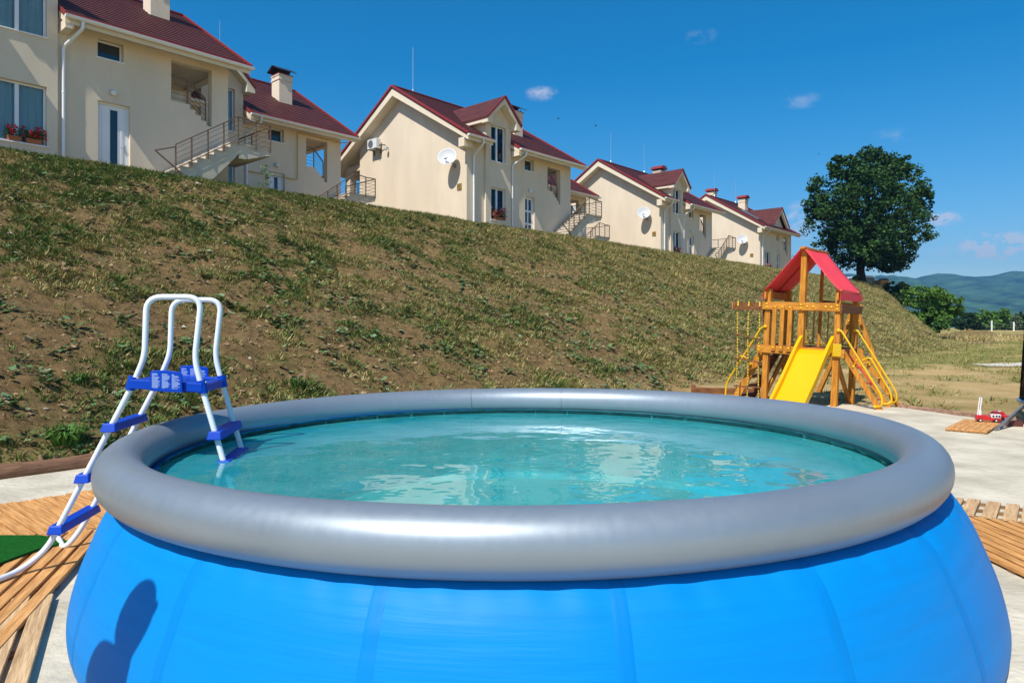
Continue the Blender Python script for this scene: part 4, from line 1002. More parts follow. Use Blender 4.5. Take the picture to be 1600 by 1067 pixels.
# things fixed to the houses
def sat_dish(h,y,z,label,face=0):
    o=on_house(h,'satellite_dish',(-.02,y,z),label,'satellite dish','satellite dishes on the gables')
    el=R(22); ax=Vector((-math.cos(el)*.84,-math.cos(el)*.54,math.sin(el))).normalized(); M=ax.to_track_quat('Z','Y').to_matrix().to_4x4(); c=Vector((-.52,0,0))
    rd=.48; prof=[(rd*k/8,.11*(k/8)**2) for k in range(0,9)]; prof[0]=(.002,0)
    back=[(r+.0 if i else .002,z_-.018) for i,(r,z_) in enumerate(prof)][::-1]
    MB().lathe(prof+[(rd+.012,.108)]+back,c,32,M).build('reflector',DISH,o,smooth=True)
    mb=MB(); mb.tube([c-ax*.02,c-ax*.16,(-.02,.0,-.35)],.025,8); mb.box(-.03,0,-.08,.08,-.45,-.25)
    low=c+M@Vector((0,-rd*.95,.1)) if (M@Vector((0,-1,0))).z<0 else c+M@Vector((0,rd*.95,.1))
    f=c+ax*.40+Vector((0,0,-.30)); mb.tube([low,f],.014,6)
    mb.build('mount_arm',mat('dish_arm',(.3,.3,.31),.4,metal=.4),o)
    for dy in (-.09,0,.09):
        q=f+Vector((0,dy,0)); MB().tube([q,q+(c-q).normalized()*.11],.028,8).build('receiver',mat('receiver_grey',(.12,.12,.13),.5),o,smooth=True)
sat_dish(H3,.85,3.62,'white satellite dish on the gable of the middle house with wall dormer')
sat_dish(H4,1.15,3.55,'white satellite dish on the gable of the fourth house along the bank')
sat_dish(H5,1.55,3.4,'white satellite dish on the gable of the farthest house')
def plate(h,y,z,label):
    o=on_house(h,'meter_box',(0,y,z),label,'box','small yellow boxes on the gables')
    MB().box(-.05,-.002,-.16,.16,-.16,.16).build('box_body',mat('ochre_plate',(.34,.22,.06),.6,var=.5,vscale=8),o,bevel=.01)
    MB().box(-.058,-.051,-.11,.11,-.11,.11).build('box_lid',mat('ochre_plate_dark',(.2,.12,.03),.6,var=.5,vscale=14),o)
plate(H3,.52,2.15,'small ochre box on the middle house gable below the dish')
plate(H4,.55,2.0,'small square ochre box on the gable of the fourth house by its dish')
plate(H5,.8,1.9,'small square ochre box on the gable of the farthest house by its dish')
def aircon(h,y,z,label):
    o=on_house(h,'air_conditioner',(-.03,y,z),label,'air conditioner','air conditioner units on the gables')
    b=MB().box(-.42,-.1,-.42,.42,-.28,.28).build('casing',mat('ac_white',(.68,.69,.69),.45),o,bevel=.02)
    mb=MB()
    for k in range(13): z_=-.2+.4*k/12; hw=.21*math.sqrt(max(0,1-((z_)/.215)**2)); mb.box(-.435,-.421,.1-hw,.1+hw,z_-.006,z_+.006)
    mb.lathe([(.2,0),(.225,0),(.225,.015),(.2,.015)],(-.436,.1,0),24,Matrix.Rotation(R(90),4,'Y')); mb.build('fan_grille',mat('grille_grey',(.2,.21,.22),.5),b)
    mb=MB()
    for s_ in (-.3,.3): mb.bar((-.45,s_,-.3),(0,s_,-.3),.04,.04); mb.bar((0,s_,-.3),(0,s_,-.55),.04,.04)
    mb.tube([(-.2,-.42,-.1),(-.15,-.6,-.12),(0,-.7,-.1)],.03,6); mb.build('bracket',BLACKM,o)
aircon(H3,7.35,5.45,'white air conditioner high on the gable of the middle house')
aircon(H4,8.0,4.6,'air conditioner unit on the fourth house gable just past the stair landing railing')
def lampg(h,y,z,label):
    o=on_house(h,'gable_lamp',(0,y,z),label,'lamp'); MB().tube([(0,0,0),(-.15,0,.06),(-.22,0,0)],.02,6).build('bracket',BLACKM,o); MB().lathe([(.03,.1),(.09,.02),(.09,-.1),(.02,-.12)],(-.22,0,-.02),12,caps=True).build('shade',mat('lamp_grey',(.35,.36,.38),.4),o,smooth=True)
lampg(H3,6.35,5.1,'small wall lamp beside the air conditioner on the blank gable')
lampg(H4,7.2,4.75,'small wall lamp on the fourth house gable right of the landing')
FLR=leaf_mats('geranium',[(.62,.02,.03),(.72,.05,.07),(.5,.01,.03)]); FLP=leaf_mats('pink_flower',[(.75,.25,.3),(.7,.12,.2),(.8,.4,.42)]); FLG=leaf_mats('pot_leaf',[(.05,.12,.025),(.08,.15,.04)])
def flower_pot(h,x,y,z,label,mats,wd=.42,nf=22,hh=.34,pm=TERRA):
    o=on_house(h,'flower_pot',(x,y,z),label,'flower pot','flower pots on the window sills')
    mb=MB(); a,b=wd*.42,wd*.5
    mb.add([(-a,-.07,0),(a,-.07,0),(a,.07,0),(-a,.07,0),(-b,-.095,.16),(b,-.095,.16),(b,.095,.16),(-b,.095,.16),(-b-.012,-.105,.16),(b+.012,-.105,.16),(b+.012,.105,.16),(-b-.012,.105,.16),(-b-.012,-.105,.19),(b+.012,-.105,.19),(b+.012,.105,.19),(-b-.012,.105,.19)],[(3,2,1,0),(0,1,5,4),(1,2,6,5),(2,3,7,6),(3,0,4,7),(8,9,13,12),(9,10,14,13),(10,11,15,14),(11,8,12,15),(12,13,14,15),(8,11,10,9)])
    mb.build('pot',pm,o)
    rng=np.random.default_rng(int(x*100)+nf); n=nf*9
    C=np.stack([rng.uniform(-b*1.3,b*1.3,n),rng.uniform(-.16,.1,n),.2+hh*.75*rng.random(n)],-1); quads_obj('foliage',leaf_quads(C,.075,rng,aspect=.8),rng.integers(0,2,n),FLG,o)
    c0=np.stack([rng.uniform(-b*1.5,b*1.5,nf),rng.uniform(-.22,.06,nf),.22+hh*rng.random(nf)],-1); C=(c0[:,None,:]+rng.normal(0,.024,(nf,12,3))).reshape(-1,3)
    quads_obj('blossom',leaf_quads(C,.05,rng,aspect=.9),rng.integers(0,len(mats),len(C)),mats,o)
flower_pot(H1,2.42,-.09,.56,'left, smaller terracotta box of red geraniums on the nearest house sill',FLR,.34,12,.3)
flower_pot(H1,2.92,-.10,.56,'right, fuller terracotta box of red geraniums on the nearest house sill',FLR,.42,24,.34)
flower_pot(H3,2.25,-.10,.56,'red and pink flowers in a pot on the sill of the middle house',FLR+FLP,.7,44,.5)
flower_pot(H4,2.3,-.10,.50,'pale pink flowers on the sill of the fourth house',FLP,.6,30,.45)
flower_pot(H5,1.9,-.02,.42,'pink flowers on the sill of the farthest house',FLP,.8,40,.5)
# yellow gas pipe on the set-back house, ornamental gate by the terrace
o=on_house(H2,'gas_pipe',(0,0,0),'thin yellow gas pipe running along the front wall of the set-back house','pipe')
MB().tube(fillet([(3.4,-.05,2.05),(6.0,-.05,2.05),(6.0,-.05,4.35),(8.4,-.05,4.3),(8.6,-.4,4.28)],[0,.08,.08,.08,0],4),.022,8).build('tube',BRASS,o,smooth=True)
o=on_house(H3,'iron_gate',(.1,9.15,.0),'black wrought iron gate panel beside the terrace pillar of the middle house','gate')
mb=MB()
for k in range(7): y=.12+k*.14; mb.tube([(0,y,.25),(0,y+.05*math.sin(k*2),.7),(0,y,1.5+.12*math.sin(k*.52))],.014,5)
for z in (.3,1.4): mb.bar((0,.05,z),(0,1.1,z),.03,.03)
mb.build('panel',BLACKM,o)

# ------------------------------------------------------------------ play tower
CED=wood('cedar_honey',(.44,.165,.016),(.56,.235,.032),(12,12,1.4)); CEDH=wood('cedar_honey_h',(.44,.165,.016),(.56,.235,.032),(1.4,12,12)); CEDD=wood('cedar_dark',(.14,.05,.016),(.21,.085,.03),(2,9,9))
YEL=mat('yellow_plastic',(.80,.42,.0),.35,var=.03,spec=.45); YTUBE=mat('yellow_tube',(.80,.45,.005),.35); REDC=mat('red_canvas',(.86,.05,.07),.7,var=.08,vscale=3,bump=.2,bscale=30); REDP=mat('red_plastic',(.6,.03,.02),.4); BOLT=YTUBE
YROPE=mat('yellow_rope',(.75,.48,.03),.8,var=.3,vscale=30)
# local frame: +x along the front face to the right, +y away from viewer, z up; origin front right post
TW=1.29; TD=.97; LEAN=R(2.7)
pr_=Vector((5.87,12.85,0)); gz0=hz(pr_.x,pr_.y)
tower=empty('play_tower',(pr_.x,pr_.y,gz0),0,'wooden play tower with red canvas roof and yellow slide at the bank foot','play tower')
Bs=Matrix(((NV.x,D.x,0,0),(NV.y,D.y,0,0),(0,0,1,0),(0,0,0,1)))
tower.matrix_world=Matrix.Translation((pr_.x,pr_.y,gz0))@Bs@Matrix.Translation((-TW/2,0,1.0))@Matrix.Rotation(LEAN,4,'Y')@Matrix.Translation((TW/2,0,-1.0))
tower.rotation_mode='XYZ'
P=.105
def part(mb,name,m,par=tower,**k): return mb.build(name,m,par,**k)
def post(x,y,z0,z1,name='post'):
    part(MB().box(x-P/2,x+P/2,y-P/2,y+P/2,z0,z1),name,CED,bevel=.008)
post(0,0,-.15,2.2); post(-TW,0,-.15,2.2); post(0,TD,-.15,2.2); post(-TW,TD,-.15,2.2)
post(-TW/2,.0,1.0,2.96); part(MB().box(-TW/2-.025,-TW/2+.025,TD-.03,TD+.03,1.0,2.96),'post',CED)
def bolts(pts,r=.022):
    for p in pts: part(MB().sphere(p,r,10,6,(1,.7,1)),'bolt_cap',BOLT,smooth=True)
yf=-P/2-.022
part(MB().box(-TW-.09,.05,yf-.02,yf+.02,1.80,1.95),'top_beam',CEDH,bevel=.006)
part(MB().box(-TW-.06,.09,TD+.055,TD+.095,1.80,1.95),'top_beam',CEDH,bevel=.006)
part(MB().box(-TW-.16,.16,yf-.02,yf+.02,.97,1.12),'platform_beam',CEDH,bevel=.006)
part(MB().box(-TW-.16,.16,TD+.055,TD+.095,.97,1.12),'platform_beam',CEDH,bevel=.006)
for x in (-TW-.095,.075): part(MB().box(x-.02,x+.02,-.05,TD+.05,.97,1.12),'side_beam',CEDD,bevel=.006)
for x in (.075,): part(MB().box(x-.02,x+.02,-.12,TD+.1,1.77,1.92),'side_beam',CEDD,bevel=.006)
part(MB().box(-TW-.11,-TW-.06,.0,TD,1.80,1.95),'side_beam',CEDD,bevel=.006)
mb=MB()
for k in range(8): mb.box(-TW-.07,.05,-.03+k*(TD+.06)/8,-.03+(k+1)*(TD+.06)/8-.012,1.07,1.105)
part(mb,'floor',CEDD)
for x in (-1.12,-.975,-.83): part(MB().box(x-.04,x+.04,yf-.052,yf-.021,1.02,1.87),'rail_slat',CED,bevel=.006)
bolts([(x,yf-.054,z) for x in (-1.12,-.975,-.83) for z in (1.85,1.08)]+[(x,yf-.022,z) for x in (-TW,-TW/2,0) for z in (1.905,1.845)]+[(x,yf-.022,1.875) for x in (-.53,-.42,-.2,-.1)]+[(-TW-.12,yf-.022,z) for z in (1.075,1.02)])
# yellow bar railing at the back
mb=MB(); mb.tube([(-TW,TD,1.17),(0,TD,1.17)],.016,8)
for k in range(9): x=-TW+.12+k*(TW-.2)/8; mb.tube([(x,TD,1.17),(x,TD,1.82)],.016,8)
part(mb,'back_railing',mat('olive_yellow_tube',(.42,.27,.02),.4),smooth=True)
# braces
part(MB().bar((-TW+.02,TD-.02,.97),(-TW+.02,.06,.22),.045,.09),'brace',CED)
part(MB().bar((-.02,.06,.95),(-.02,TD-.06,.1),.045,.09),'brace',CED)
# slide
sl=MB(); x0,x1=-.60,-.10
prof=[(-.02,1.10),(-.16,1.085),(-.30,1.02),(-.9,.48),(-1.35,.12),(-1.5,.05),(-1.75,.03)]
wl=.13
for i in range(len(prof)-1):
    (ya,za),(yb,zb)=prof[i],prof[i+1]
    sl.add([(x0,ya,za),(x1,ya,za),(x1,yb,zb),(x0,yb,zb),(x0,ya,za-.03),(x1,ya,za-.03),(x1,yb,zb-.03),(x0,yb,zb-.03)],[(0,1,2,3),(7,6,5,4)])
    for xa,xb in ((x0-.055,x0),(x1,x1+.055)):
        ha=wl+.13*max(0,1-i/1.5); hb=wl+.13*max(0,1-(i+1)/1.5)
        vs=[(x,y,z) for y,z,h in ((ya,za,ha),(yb,zb,hb)) for x,z in ((xa,z-.035),(xb,z-.035),(xb,z+h),(xa,z+h))]
        sl.add(vs,[(0,1,2,3),(7,6,5,4),(0,4,5,1),(1,5,6,2),(2,6,7,3),(3,7,4,0)])
sld=part(sl,'slide',YEL,bevel=.006)
mb=MB()
for x in (x0-.075,x1+.075): mb.box(x-.018,x+.018,-.07,.0,1.02,1.42)
part(mb,'slide_upright',CED,bevel=.005)
mb=MB(); mb.box(x1+.06,x1+.065+.145,yf-.035,yf-.021,.99,1.22); part(mb,'slide_bracket',mat('ochre_plastic',(.6,.4,.01),.45),bevel=.02)
# roof canvas
def canvas():
    xr=TW/2+.06; ex=[]; n=10; top=2.985; ev=2.16
    mb=MB()
    for sg in (-1,1):
        vs=[]; 
        for i in range(n+1):
            t=i/n
            for j in range(9):
                u=j/8; sag=-.022*math.sin(math.pi*t)*1-.012*math.sin(math.pi*u)*t
                vs.append((-TW/2+sg*xr*t,-.14+u*(TD+.30),top-(top-ev)*t+sag+.006*math.sin(9*u+5*t)))
        m=n+1; mb.add(vs,[(i*9+j,i*9+j+1,(i+1)*9+j+1,(i+1)*9+j) for i in range(m-1) for j in range(8)])
    for sg in (-1,1):
        va=[]
        for zz in (ev-.022,ev-.09,ev-.155):
            for j in range(9): u=j/8; va.append((-TW/2+sg*(xr+.004),-.14+u*(TD+.30),zz+.006*math.sin(9*u+5)))
        vo=part(MB().add(va,[(i*9+j,i*9+j+1,(i+1)*9+j+1,(i+1)*9+j) for i in range(2) for j in range(8)]),'valance',REDC); vm=vo.modifiers.new('thickness','SOLIDIFY'); vm.thickness=.006
    o=part(mb,'canvas_roof',REDC,smooth=True); so_=o.modifiers.new('thickness','SOLIDIFY'); so_.thickness=.006
    part(MB().bar((-TW/2,-.16,top-.03),(-TW/2,TD+.17,top-.03),.10,.035),'ridge_board',CED)
    for sg in (-1,1): part(MB().box(-TW/2+sg*(xr-.045)-.018,-TW/2+sg*(xr-.045)+.018,-.15,TD+.17,ev-.15,ev-.02),'eave_rail',CED)
    mb=MB()
    for sg in (-1,1): mb.tube([(-TW/2+sg*xr*t,TD*.5,top-(top-ev)*t-.045) for t in (0,1)],.008,5)
    part(mb,'canvas_seam',mat('red_seam',(.22,.006,.008),.8))
canvas()
# rung ladders on the right side: three stringers
def ladder_right():
    rx0,rx1=.10,.96; ys=(.03,.45,.90)
    fan={.03:-.06,.45:.10,.90:.26}
    for y in ys: part(MB().bar((rx0-.02,y,1.10),(rx1,y+fan[y],-.16),.045,.088),'stringer',CED,bevel=.005)
    for k in range(1,5):
        t=k/4.6; x=rx0+(rx1-rx0)*t; z=1.10-1.24*t
        part(MB().tube([(x,ys[1]+.1*t,z+.03),(x,ys[2]+.26*t,z+.03)],.017,8),'rung',YTUBE,smooth=True); part(MB().tube([(x,ys[0]-.06*t,z-.03),(x,ys[1]+.1*t,z-.03)],.015,8),'rung',REDP,smooth=True)
    part(MB().tube([(rx0+.08,.25,.98),(rx0+.55,.25,.42)],.013,6),'red_rope',REDP)
    for y in (-.0,TD-.03):
        pth=fillet([(.02,y-.06,1.46),(.08,y-.06,1.46),(.80,y-.06,.36),(.81,y-.06,.18),(.68,y-.03,.16)],[0,.03,.12,.1,0],6)
        part(MB().tube(pth,.0175,10),'handrail',YTUBE,smooth=True)
        part(MB().sphere((.03,y-.062,1.46),.035,10,6),'rail_bracket',YTUBE,smooth=True); part(MB().tube([(.36,y-.06,.965),(.30,y,.83)],.016,8),'rail_bracket',YTUBE,smooth=True); part(MB().sphere((.30,y,.83),.03,10,6),'rail_bracket',YTUBE,smooth=True); part(MB().sphere((.69,y-.03,.16),.03,10,6),'rail_bracket',YTUBE,smooth=True)
    pth=fillet([(.30,.50,.92),(.42,.50,1.0),(.80,.52,.37),(.82,.52,.19),(.69,.50,.17)],[0,.08,.12,.1,0],6); part(MB().tube(pth,.0175,10),'handrail',YTUBE,smooth=True)
ladder_right()
# broad steps on the left
def steps_left():
    ax,bx=-TW-.10,-TW-.66
    for y in (.12,TD-.06): part(MB().bar((ax,y,1.05),(bx,y,-.05),.04,.14),'stringer',CED if y<.5 else CEDD,bevel=.005)
    mb=MB()
    for k in range(1,6):
        t=k/5.6; x=ax+(bx-ax)*t; z=1.06-1.12*t; mb.box(x-.07,x+.07,.14,TD-.08,z-.017,z+.017)
    part(mb,'tread',CEDD)
    pth=fillet([(-TW-.02,-.07,1.48),(-TW-.10,-.07,1.44),(bx-.12,-.02,.30),(bx-.13,-.02,.02),(bx-.02,0,-.05)],[0,.04,.12,.12,0],6); part(MB().tube(pth,.0175,10),'handrail',YTUBE,smooth=True)
    part(MB().sphere((-TW-.02,-.062,1.47),.035,10,6),'rail_bracket',YTUBE,smooth=True); part(MB().tube(fillet([(-TW-.50,-.05,.87),(-TW-.40,-.05,.86),(-TW-.34,.05,.72)],[0,.06,0]),.016,8),'rail_bracket',YTUBE,smooth=True); part(MB().sphere((-TW-.34,.06,.72),.032,10,6),'rail_bracket',YTUBE,smooth=True)
steps_left()
# beam with rope ladder
bz=1.85; xb=-TW-.06; dirb=Vector((-.88,-.42,.0)).normalized(); b0=Vector((xb,.03,bz)); b1=b0+dirb*.62
part(MB().bar(b0,b1,.085,.145),'rope_beam',CEDD,bevel=.006); part(MB().bar(b1-dirb*.004,b1+dirb*.012,.088,.148),'beam_end',CED)
part(MB().bar(b0+Vector((-.03,0,-.06)),(-TW-.04,0,1.45),.045,.06),'brace',CEDD)
tt=(.12,.32,.52)
mb=MB(); mbk=MB()
rnd=random.Random(2)
for t in tt:
    p=b0+dirb*t; pts=[]; m_=16
    q0=p+Vector((0,0,-.07)); q1=p+Vector((-.02+.05*(t<.2)*0+.06,.03,-1.80))
    for k in range(m_+1):
        u=k/m_; pts.append(q0.lerp(q1,u)+Vector((.006*math.sin(u*7+t*9),.0,0)))
    mb.tube(pts,.0115,7)
    for k in range(30):
        u=(k+.5)/30; c=q0.lerp(q1,u)+Vector((.006*math.sin(u*7+t*9),0,0)); mbk.tube([c,c+(q1-q0)*.008],.0125,7)
    top=[p+Vector((0,0,-.08))+dirb.cross(Vector((0,0,1)))*(.05*math.cos(a))*1+Vector((0,0,.08+.085*math.sin(a))) for a in np.linspace(math.pi,0,7)]
    mb.tube([tuple(v) for v in top],.014,7)
rp=part(mb,'rope',YROPE,smooth=True); part(mbk,'rope_fleck',mat('rope_black',(.03,.03,.05),.8),rp)
for z,sw_ in ((1.26,.05),(.80,.035),(.28,.0)):
    a=b0+dirb*.06; b=b0+dirb*.60; u=(1.78-z)/1.8
    part(MB().bar(Vector((a.x+.06*u,a.y+.03*u,z-sw_)),Vector((b.x+.06*u,b.y+.03*u,z+sw_)),.085,.022),'rope_step',CEDD,bevel=.005)
# swing beam fittings behind
part(MB().bar((-.62,TD+.16,1.95),(-.62,TD+2.3,1.92),.09,.14),'swing_beam',CEDD)
for sg in (-1,1): part(MB().bar((-.62,TD+2.15,1.9),(-.62+sg*.75,TD+2.25,-.05),.09,.09),'swing_leg',CED)
part(MB().prism([(-.80,1.55),(-.44,1.55),(-.54,1.9),(-.70,1.9)],'y',TD+2.03,TD+2.08),'swing_plate',CED)
bolts([(-.62+dx,TD+2.02,z) for dx,z in ((-.1,1.62),(.1,1.62),(-.06,1.78),(.06,1.78))])
mb=MB()
for dx in (-.22,.22): mb.tube([(-.62,TD+1.0+dx,1.85),(-.62,TD+1.0+dx,.5)],.012,6)
part(mb,'swing_rope',YROPE,smooth=True)
part(MB().box(-.71,-.53,TD+.76,TD+1.24,.47,.5),'swing_seat',YEL,bevel=.008)

# sandbox edge left of tower
def gpt(px,py): 
    v=ray_ground(px,py); return v
q=gpt(1120,618); o=empty('sandbox_edge',(q.x,q.y+.35,hz(q.x,q.y)),math.atan2(NV.y,NV.x)+R(28),'low brown timber frame lying on the ground left of the play tower','timber frame')
mb=MB(); mb.box(-.45,1.0,-.1,.1,0,.13); mb.box(-.45,-.35,.1,1.0,0,.12); mb.build('timber',CEDD,o,bevel=.008)
# edging of the yard on the right
a=Vector((7.75,10.7,0)); b=Vector((6.95,12.8,0))
o=empty('edging_board',(0,0,0),0,'reddish timber edging board between the pale sand and the dry field','edging')
mb=MB(); mb.bar((10.9,3.4,.05),(7.8,10.6,.05),.07,.09); mb.bar((7.8,10.6,.05),(6.95,12.75,.05),.07,.09); mb.build('board',wood('edging_wood',(.30,.17,.11),(.42,.26,.18),(5,5,5)),o)

# ------------------------------------------------------------------ pallet and toys
TO_=vec2(5.95,9.80); ang_d=math.atan2(D.y,D.x)
o=empty('wooden_pallet',(TO_.x,TO_.y,.045),ang_d,'small pale slatted wooden platform on the sand near the trampoline ladder','pallet')
mb=MB()
for k in range(6): mb.box(0,1.32,-.02-.082*k-.078,-.02-.082*k,.025,.045)
mb.build('slats',PINE,o,bevel=.003)
for x in (.02,.64,1.25): MB().box(x,x+.06,-.50,-.02,0,.0245).build('batten',PINE2,o)
TOYR=mat('toy_red',(.5,.02,.02),.3); TOYW=mat('toy_white',(.75,.73,.72),.35); TOYB=mat('toy_black',(.015,.015,.02),.5)
def toy_engine(loc,rz_,label):
    o=empty('toy_fire_engine',loc,rz_,label,'toy')
    mb=MB(); mb.box(-.16,.02,-.045,.045,.025,.085); mb.box(.02,.16,-.045,.045,.025,.06); mb.box(-.16,-.02,-.04,.04,.085,.098); mb.build('body',TOYR,o,bevel=.006)
    c=MB().box(.03,.155,-.044,.044,.061,.115).build('cab',TOYW,o,bevel=.008)
    mb=MB()
    for x in (.045,.085,.12): mb.box(x,x+.025,-.0465,-.0445,.075,.103); mb.box(x,x+.025,.0445,.0465,.075,.103)
    mb.box(.1555,.1575,-.035,.035,.075,.105); mb.build('cab_window',TOYB,c)
    for x in (-.11,.09):
        for y in (-.05,.05): wv=MB().tube([(x,y-.012,.025),(x,y+.012,.025)],.025,12).build('wheel',TOYB,o); MB().tube([(x,y-.014,.025),(x,y+.014,.025)],.012,10).build('hub',TOYW,wv)
    mb=MB()
    for s_ in (-.014,.014): mb.bar((-.12+s_,0,.09),(-.09+s_,0,.36),.008,.012)
    for k in range(9): z=.11+k*.028; mb.bar((-.134+.0012*k*3,0,z),(-.1+.0012*k*3,0,z),.006,.006)
    mb.bar((-.105,0,.09),(-.1,0,.16),.03,.03); mb.build('toy_ladder',TOYW,o)
    MB().box(.06,.11,-.03,.03,.1155,.128).build('light_bar',TOYR,o)
toy_engine((6.98,10.42,.092),R(-18),'toy fire engine with white cab and raised white ladder on the pallet')
def toy_car(loc,rz_,label):
    o=empty('toy_car',loc,rz_,label,'toy'); 
    MB().prism([(-.12,.03),(.12,.03),(.125,.07),(.06,.085),(.03,.125),(-.07,.13),(-.11,.09),(-.125,.08)],'y',-.06,.06).build('body',TOYR,o,bevel=.008)
    MB().prism([(.056,.088),(.03,.12),(-.065,.124),(-.095,.09)],'y',-.0625,.0625).build('windows',mat('toy_window',(.05,.02,.02),.2),o)
    MB().box(.0,.025,-.02,.02,.128,.142).build('beacon',TOYW,o)
    mb=MB(); mb.box(.118,.132,-.06,.06,.03,.045); mb.box(-.13,-.118,-.06,.06,.03,.05); mb.build('bumper',TOYW,o)
    for x in (-.075,.075):
        for y in (-.055,.055): MB().tube([(x,y-.014,.03),(x,y+.014,.03)],.03,12).build('wheel',TOYB,o)
toy_car((7.28,10.62,.092),R(-62),'rounded red toy car with dark windows beside the toy fire engine')
o=empty('timber_offcut',(7.2,10.30,.045),R(-12),'dark red timber offcut on the sand behind the trampoline ladder','timber'); MB().box(-.15,.17,-.05,.05,0,.075).build('block',mat('dark_red_timber',(.09,.02,.015),.7,var=.3),o,bevel=.006)

# ------------------------------------------------------------------ trampoline at the right edge
def trampoline():
    cx,cy=8.96,9.95; r=1.52
    o=empty('trampoline',(cx,cy,.045),0,'trampoline with black safety net at the right edge, with a blue frame pad','trampoline')
    NETM=bpy.data.materials.new('black_net'); NETM.use_nodes=True; t=NETM.node_tree; t.nodes.clear(); oo=t.nodes.new('ShaderNodeOutputMaterial'); mx=t.nodes.new('ShaderNodeMixShader'); tr=t.nodes.new('ShaderNodeBsdfTransparent'); df=t.nodes.new('ShaderNodeBsdfDiffuse'); df.inputs[0].default_value=(.008,.008,.008,1); mx.inputs[0].default_value=.9
    t.links.new(tr.outputs[0],mx.inputs[1]); t.links.new(df.outputs[0],mx.inputs[2]); t.links.new(mx.outputs[0],oo.inputs[0])
    GAL=mat('galvanised',(.4,.41,.42),.4,metal=.7,var=.1)
    ringp=[(r*math.cos(a),r*math.sin(a),.32) for a in np.linspace(0,2*math.pi,49)]
    MB().tube(ringp,.03,8,cap=False).build('frame_ring',GAL,o,smooth=True)
    MB().lathe([(r-.22,.35),(r+.0,.35),(r+.012,.32),(r+.0,.30),(r-.22,.33)],seg=64).build('frame_pad',mat('pad_blue',(.02,.25,.6),.5),o,smooth=True)
    MB().lathe([(.01,.33),(r-.2,.33)],seg=48).build('jump_mat',TOYB,o)
    MB().lathe([(r-.01,.36),(r-.05,1.1),(r-.10,1.9)],seg=72).build('safety_net',NETM,o,smooth=True)
    for k in range(6):
        a=R(179+60*k); c,s_=math.cos(a),math.sin(a)
        MB().tube([(r*c,r*s_,.02),(r*c,r*s_,.32)],.025,8).build('leg',GAL,o,smooth=True)
        MB().tube([(r*c*1.02,r*s_*1.02,.25),(r*c*.98,r*s_*.98,1.95)],.032,8).build('net_pole',mat('foam_black',(.01,.01,.01),.8),o,smooth=True)
    # sagging door flap
    f=MB(); pts=[]
    a0=R(172); 
    c=Vector((r*math.cos(a0),r*math.sin(a0),.36)); tn=Vector((-math.sin(a0),math.cos(a0),0)); rd_=Vector((math.cos(a0),math.sin(a0),0))
    vs=[];n=8
    for i in range(n+1):
        for j in range(n+1):
            u,v=i/n,j/n; vs.append(c+tn*((u-.5)*.5)+rd_*(.13*math.sin(math.pi*u)*math.sin(math.pi*min(1,v*1.0))*1)+Vector((0,0,.02+.42*v)))
    f.add(vs,[(i*(n+1)+j,(i+1)*(n+1)+j,(i+1)*(n+1)+j+1,i*(n+1)+j+1) for i in range(n) for j in range(n)])
    NM=bpy.data.materials.new('brown_mesh'); NM.use_nodes=True; t=NM.node_tree; t.nodes.clear(); oo=t.nodes.new('ShaderNodeOutputMaterial'); mx=t.nodes.new('ShaderNodeMixShader'); tr=t.nodes.new('ShaderNodeBsdfTransparent'); df=t.nodes.new('ShaderNodeBsdfDiffuse'); df.inputs[0].default_value=(.06,.035,.02,1); mx.inputs[0].default_value=.55
    t.links.new(tr.outputs[0],mx.inputs[1]); t.links.new(df.outputs[0],mx.inputs[2]); t.links.new(mx.outputs[0],oo.inputs[0])
    f.build('net_flap',NM,o,smooth=True)
    # ladder
    l=empty('trampoline_ladder',(0,0,0),0,'grey metal ladder leaning on the trampoline frame','ladder')
    a=Vector((cx-r+.06,cy+.45,.34)); b=Vector((6.76,9.9,.05)); sd_=Vector((.20,.19,0)); mb=MB()
    for s_ in (-.5,.5): mb.tube([a+sd_*s_,b+sd_*s_],.017,8)
    mb.build('ladder_rail',GAL,l,smooth=True); mb=MB()
    for t_ in (.2,.5,.8): p=a.lerp(b,t_); mb.tube([p-sd_*.5,p+sd_*.5],.014,8)
    mb.build('rung',GAL,l,smooth=True)
trampoline()

# ------------------------------------------------------------------ beneath the big tree: van, stack, canopy; far fence; birds
def van():
    Zv=86; x=(1359-800)/F*Zv; zt=HC+(HOR-430.5)/F*Zv; H=1.95
    o=empty('white_van',(x,Zv,zt-H),R(14),'white van parked in the shade right of the tree trunk','van')
    MB().prism([(-2.3,.35),(2.3,.35),(2.35,.9),(1.75,1.1),(1.25,1.88),(-2.1,1.95),(-2.32,1.1)],'y',-.88,.88) 
    b=MB().prism([(-.9,.35),(.9,.35),(.93,1.0),(.8,1.9),(.6,1.95),(-.6,1.95),(-.8,1.9),(-.93,1.0)],'y',0,4.4).build('body',WHITE,o,bevel=.05)
    MB().box(-.70,.70,-.02,.0,1.12,1.75).build('rear_window',DGLASS,o,bevel=.03)
    mb=MB(); mb.box(-.96,-.925,1.0,3.9,1.15,1.7); mb.box(.925,.96,1.0,3.9,1.15,1.7); mb.build('side_window',DGLASS,o)
    for sx in (-1,1):
        MB().box(sx*.83-.06,sx*.83+.06,-.015,.02,.8,1.08).build('tail_light',REDP,o)
        for y in (.8,3.6):
            wv=MB().tube([(sx*.84-.1,y,.33),(sx*.84+.1,y,.33)],.33,20).build('wheel',TOYB,o); MB().tube([(sx*.84-.11,y,.33),(sx*.84+.11,y,.33)],.18,16).build('rim',mat('galvanised',(.4,.41,.42),.4,metal=.7,var=.1),wv)
    MB().box(-.92,.92,-.1,-.01,.38,.6).build('bumper',mat('bumper_grey',(.12,.12,.13),.6),o,bevel=.02)
van()
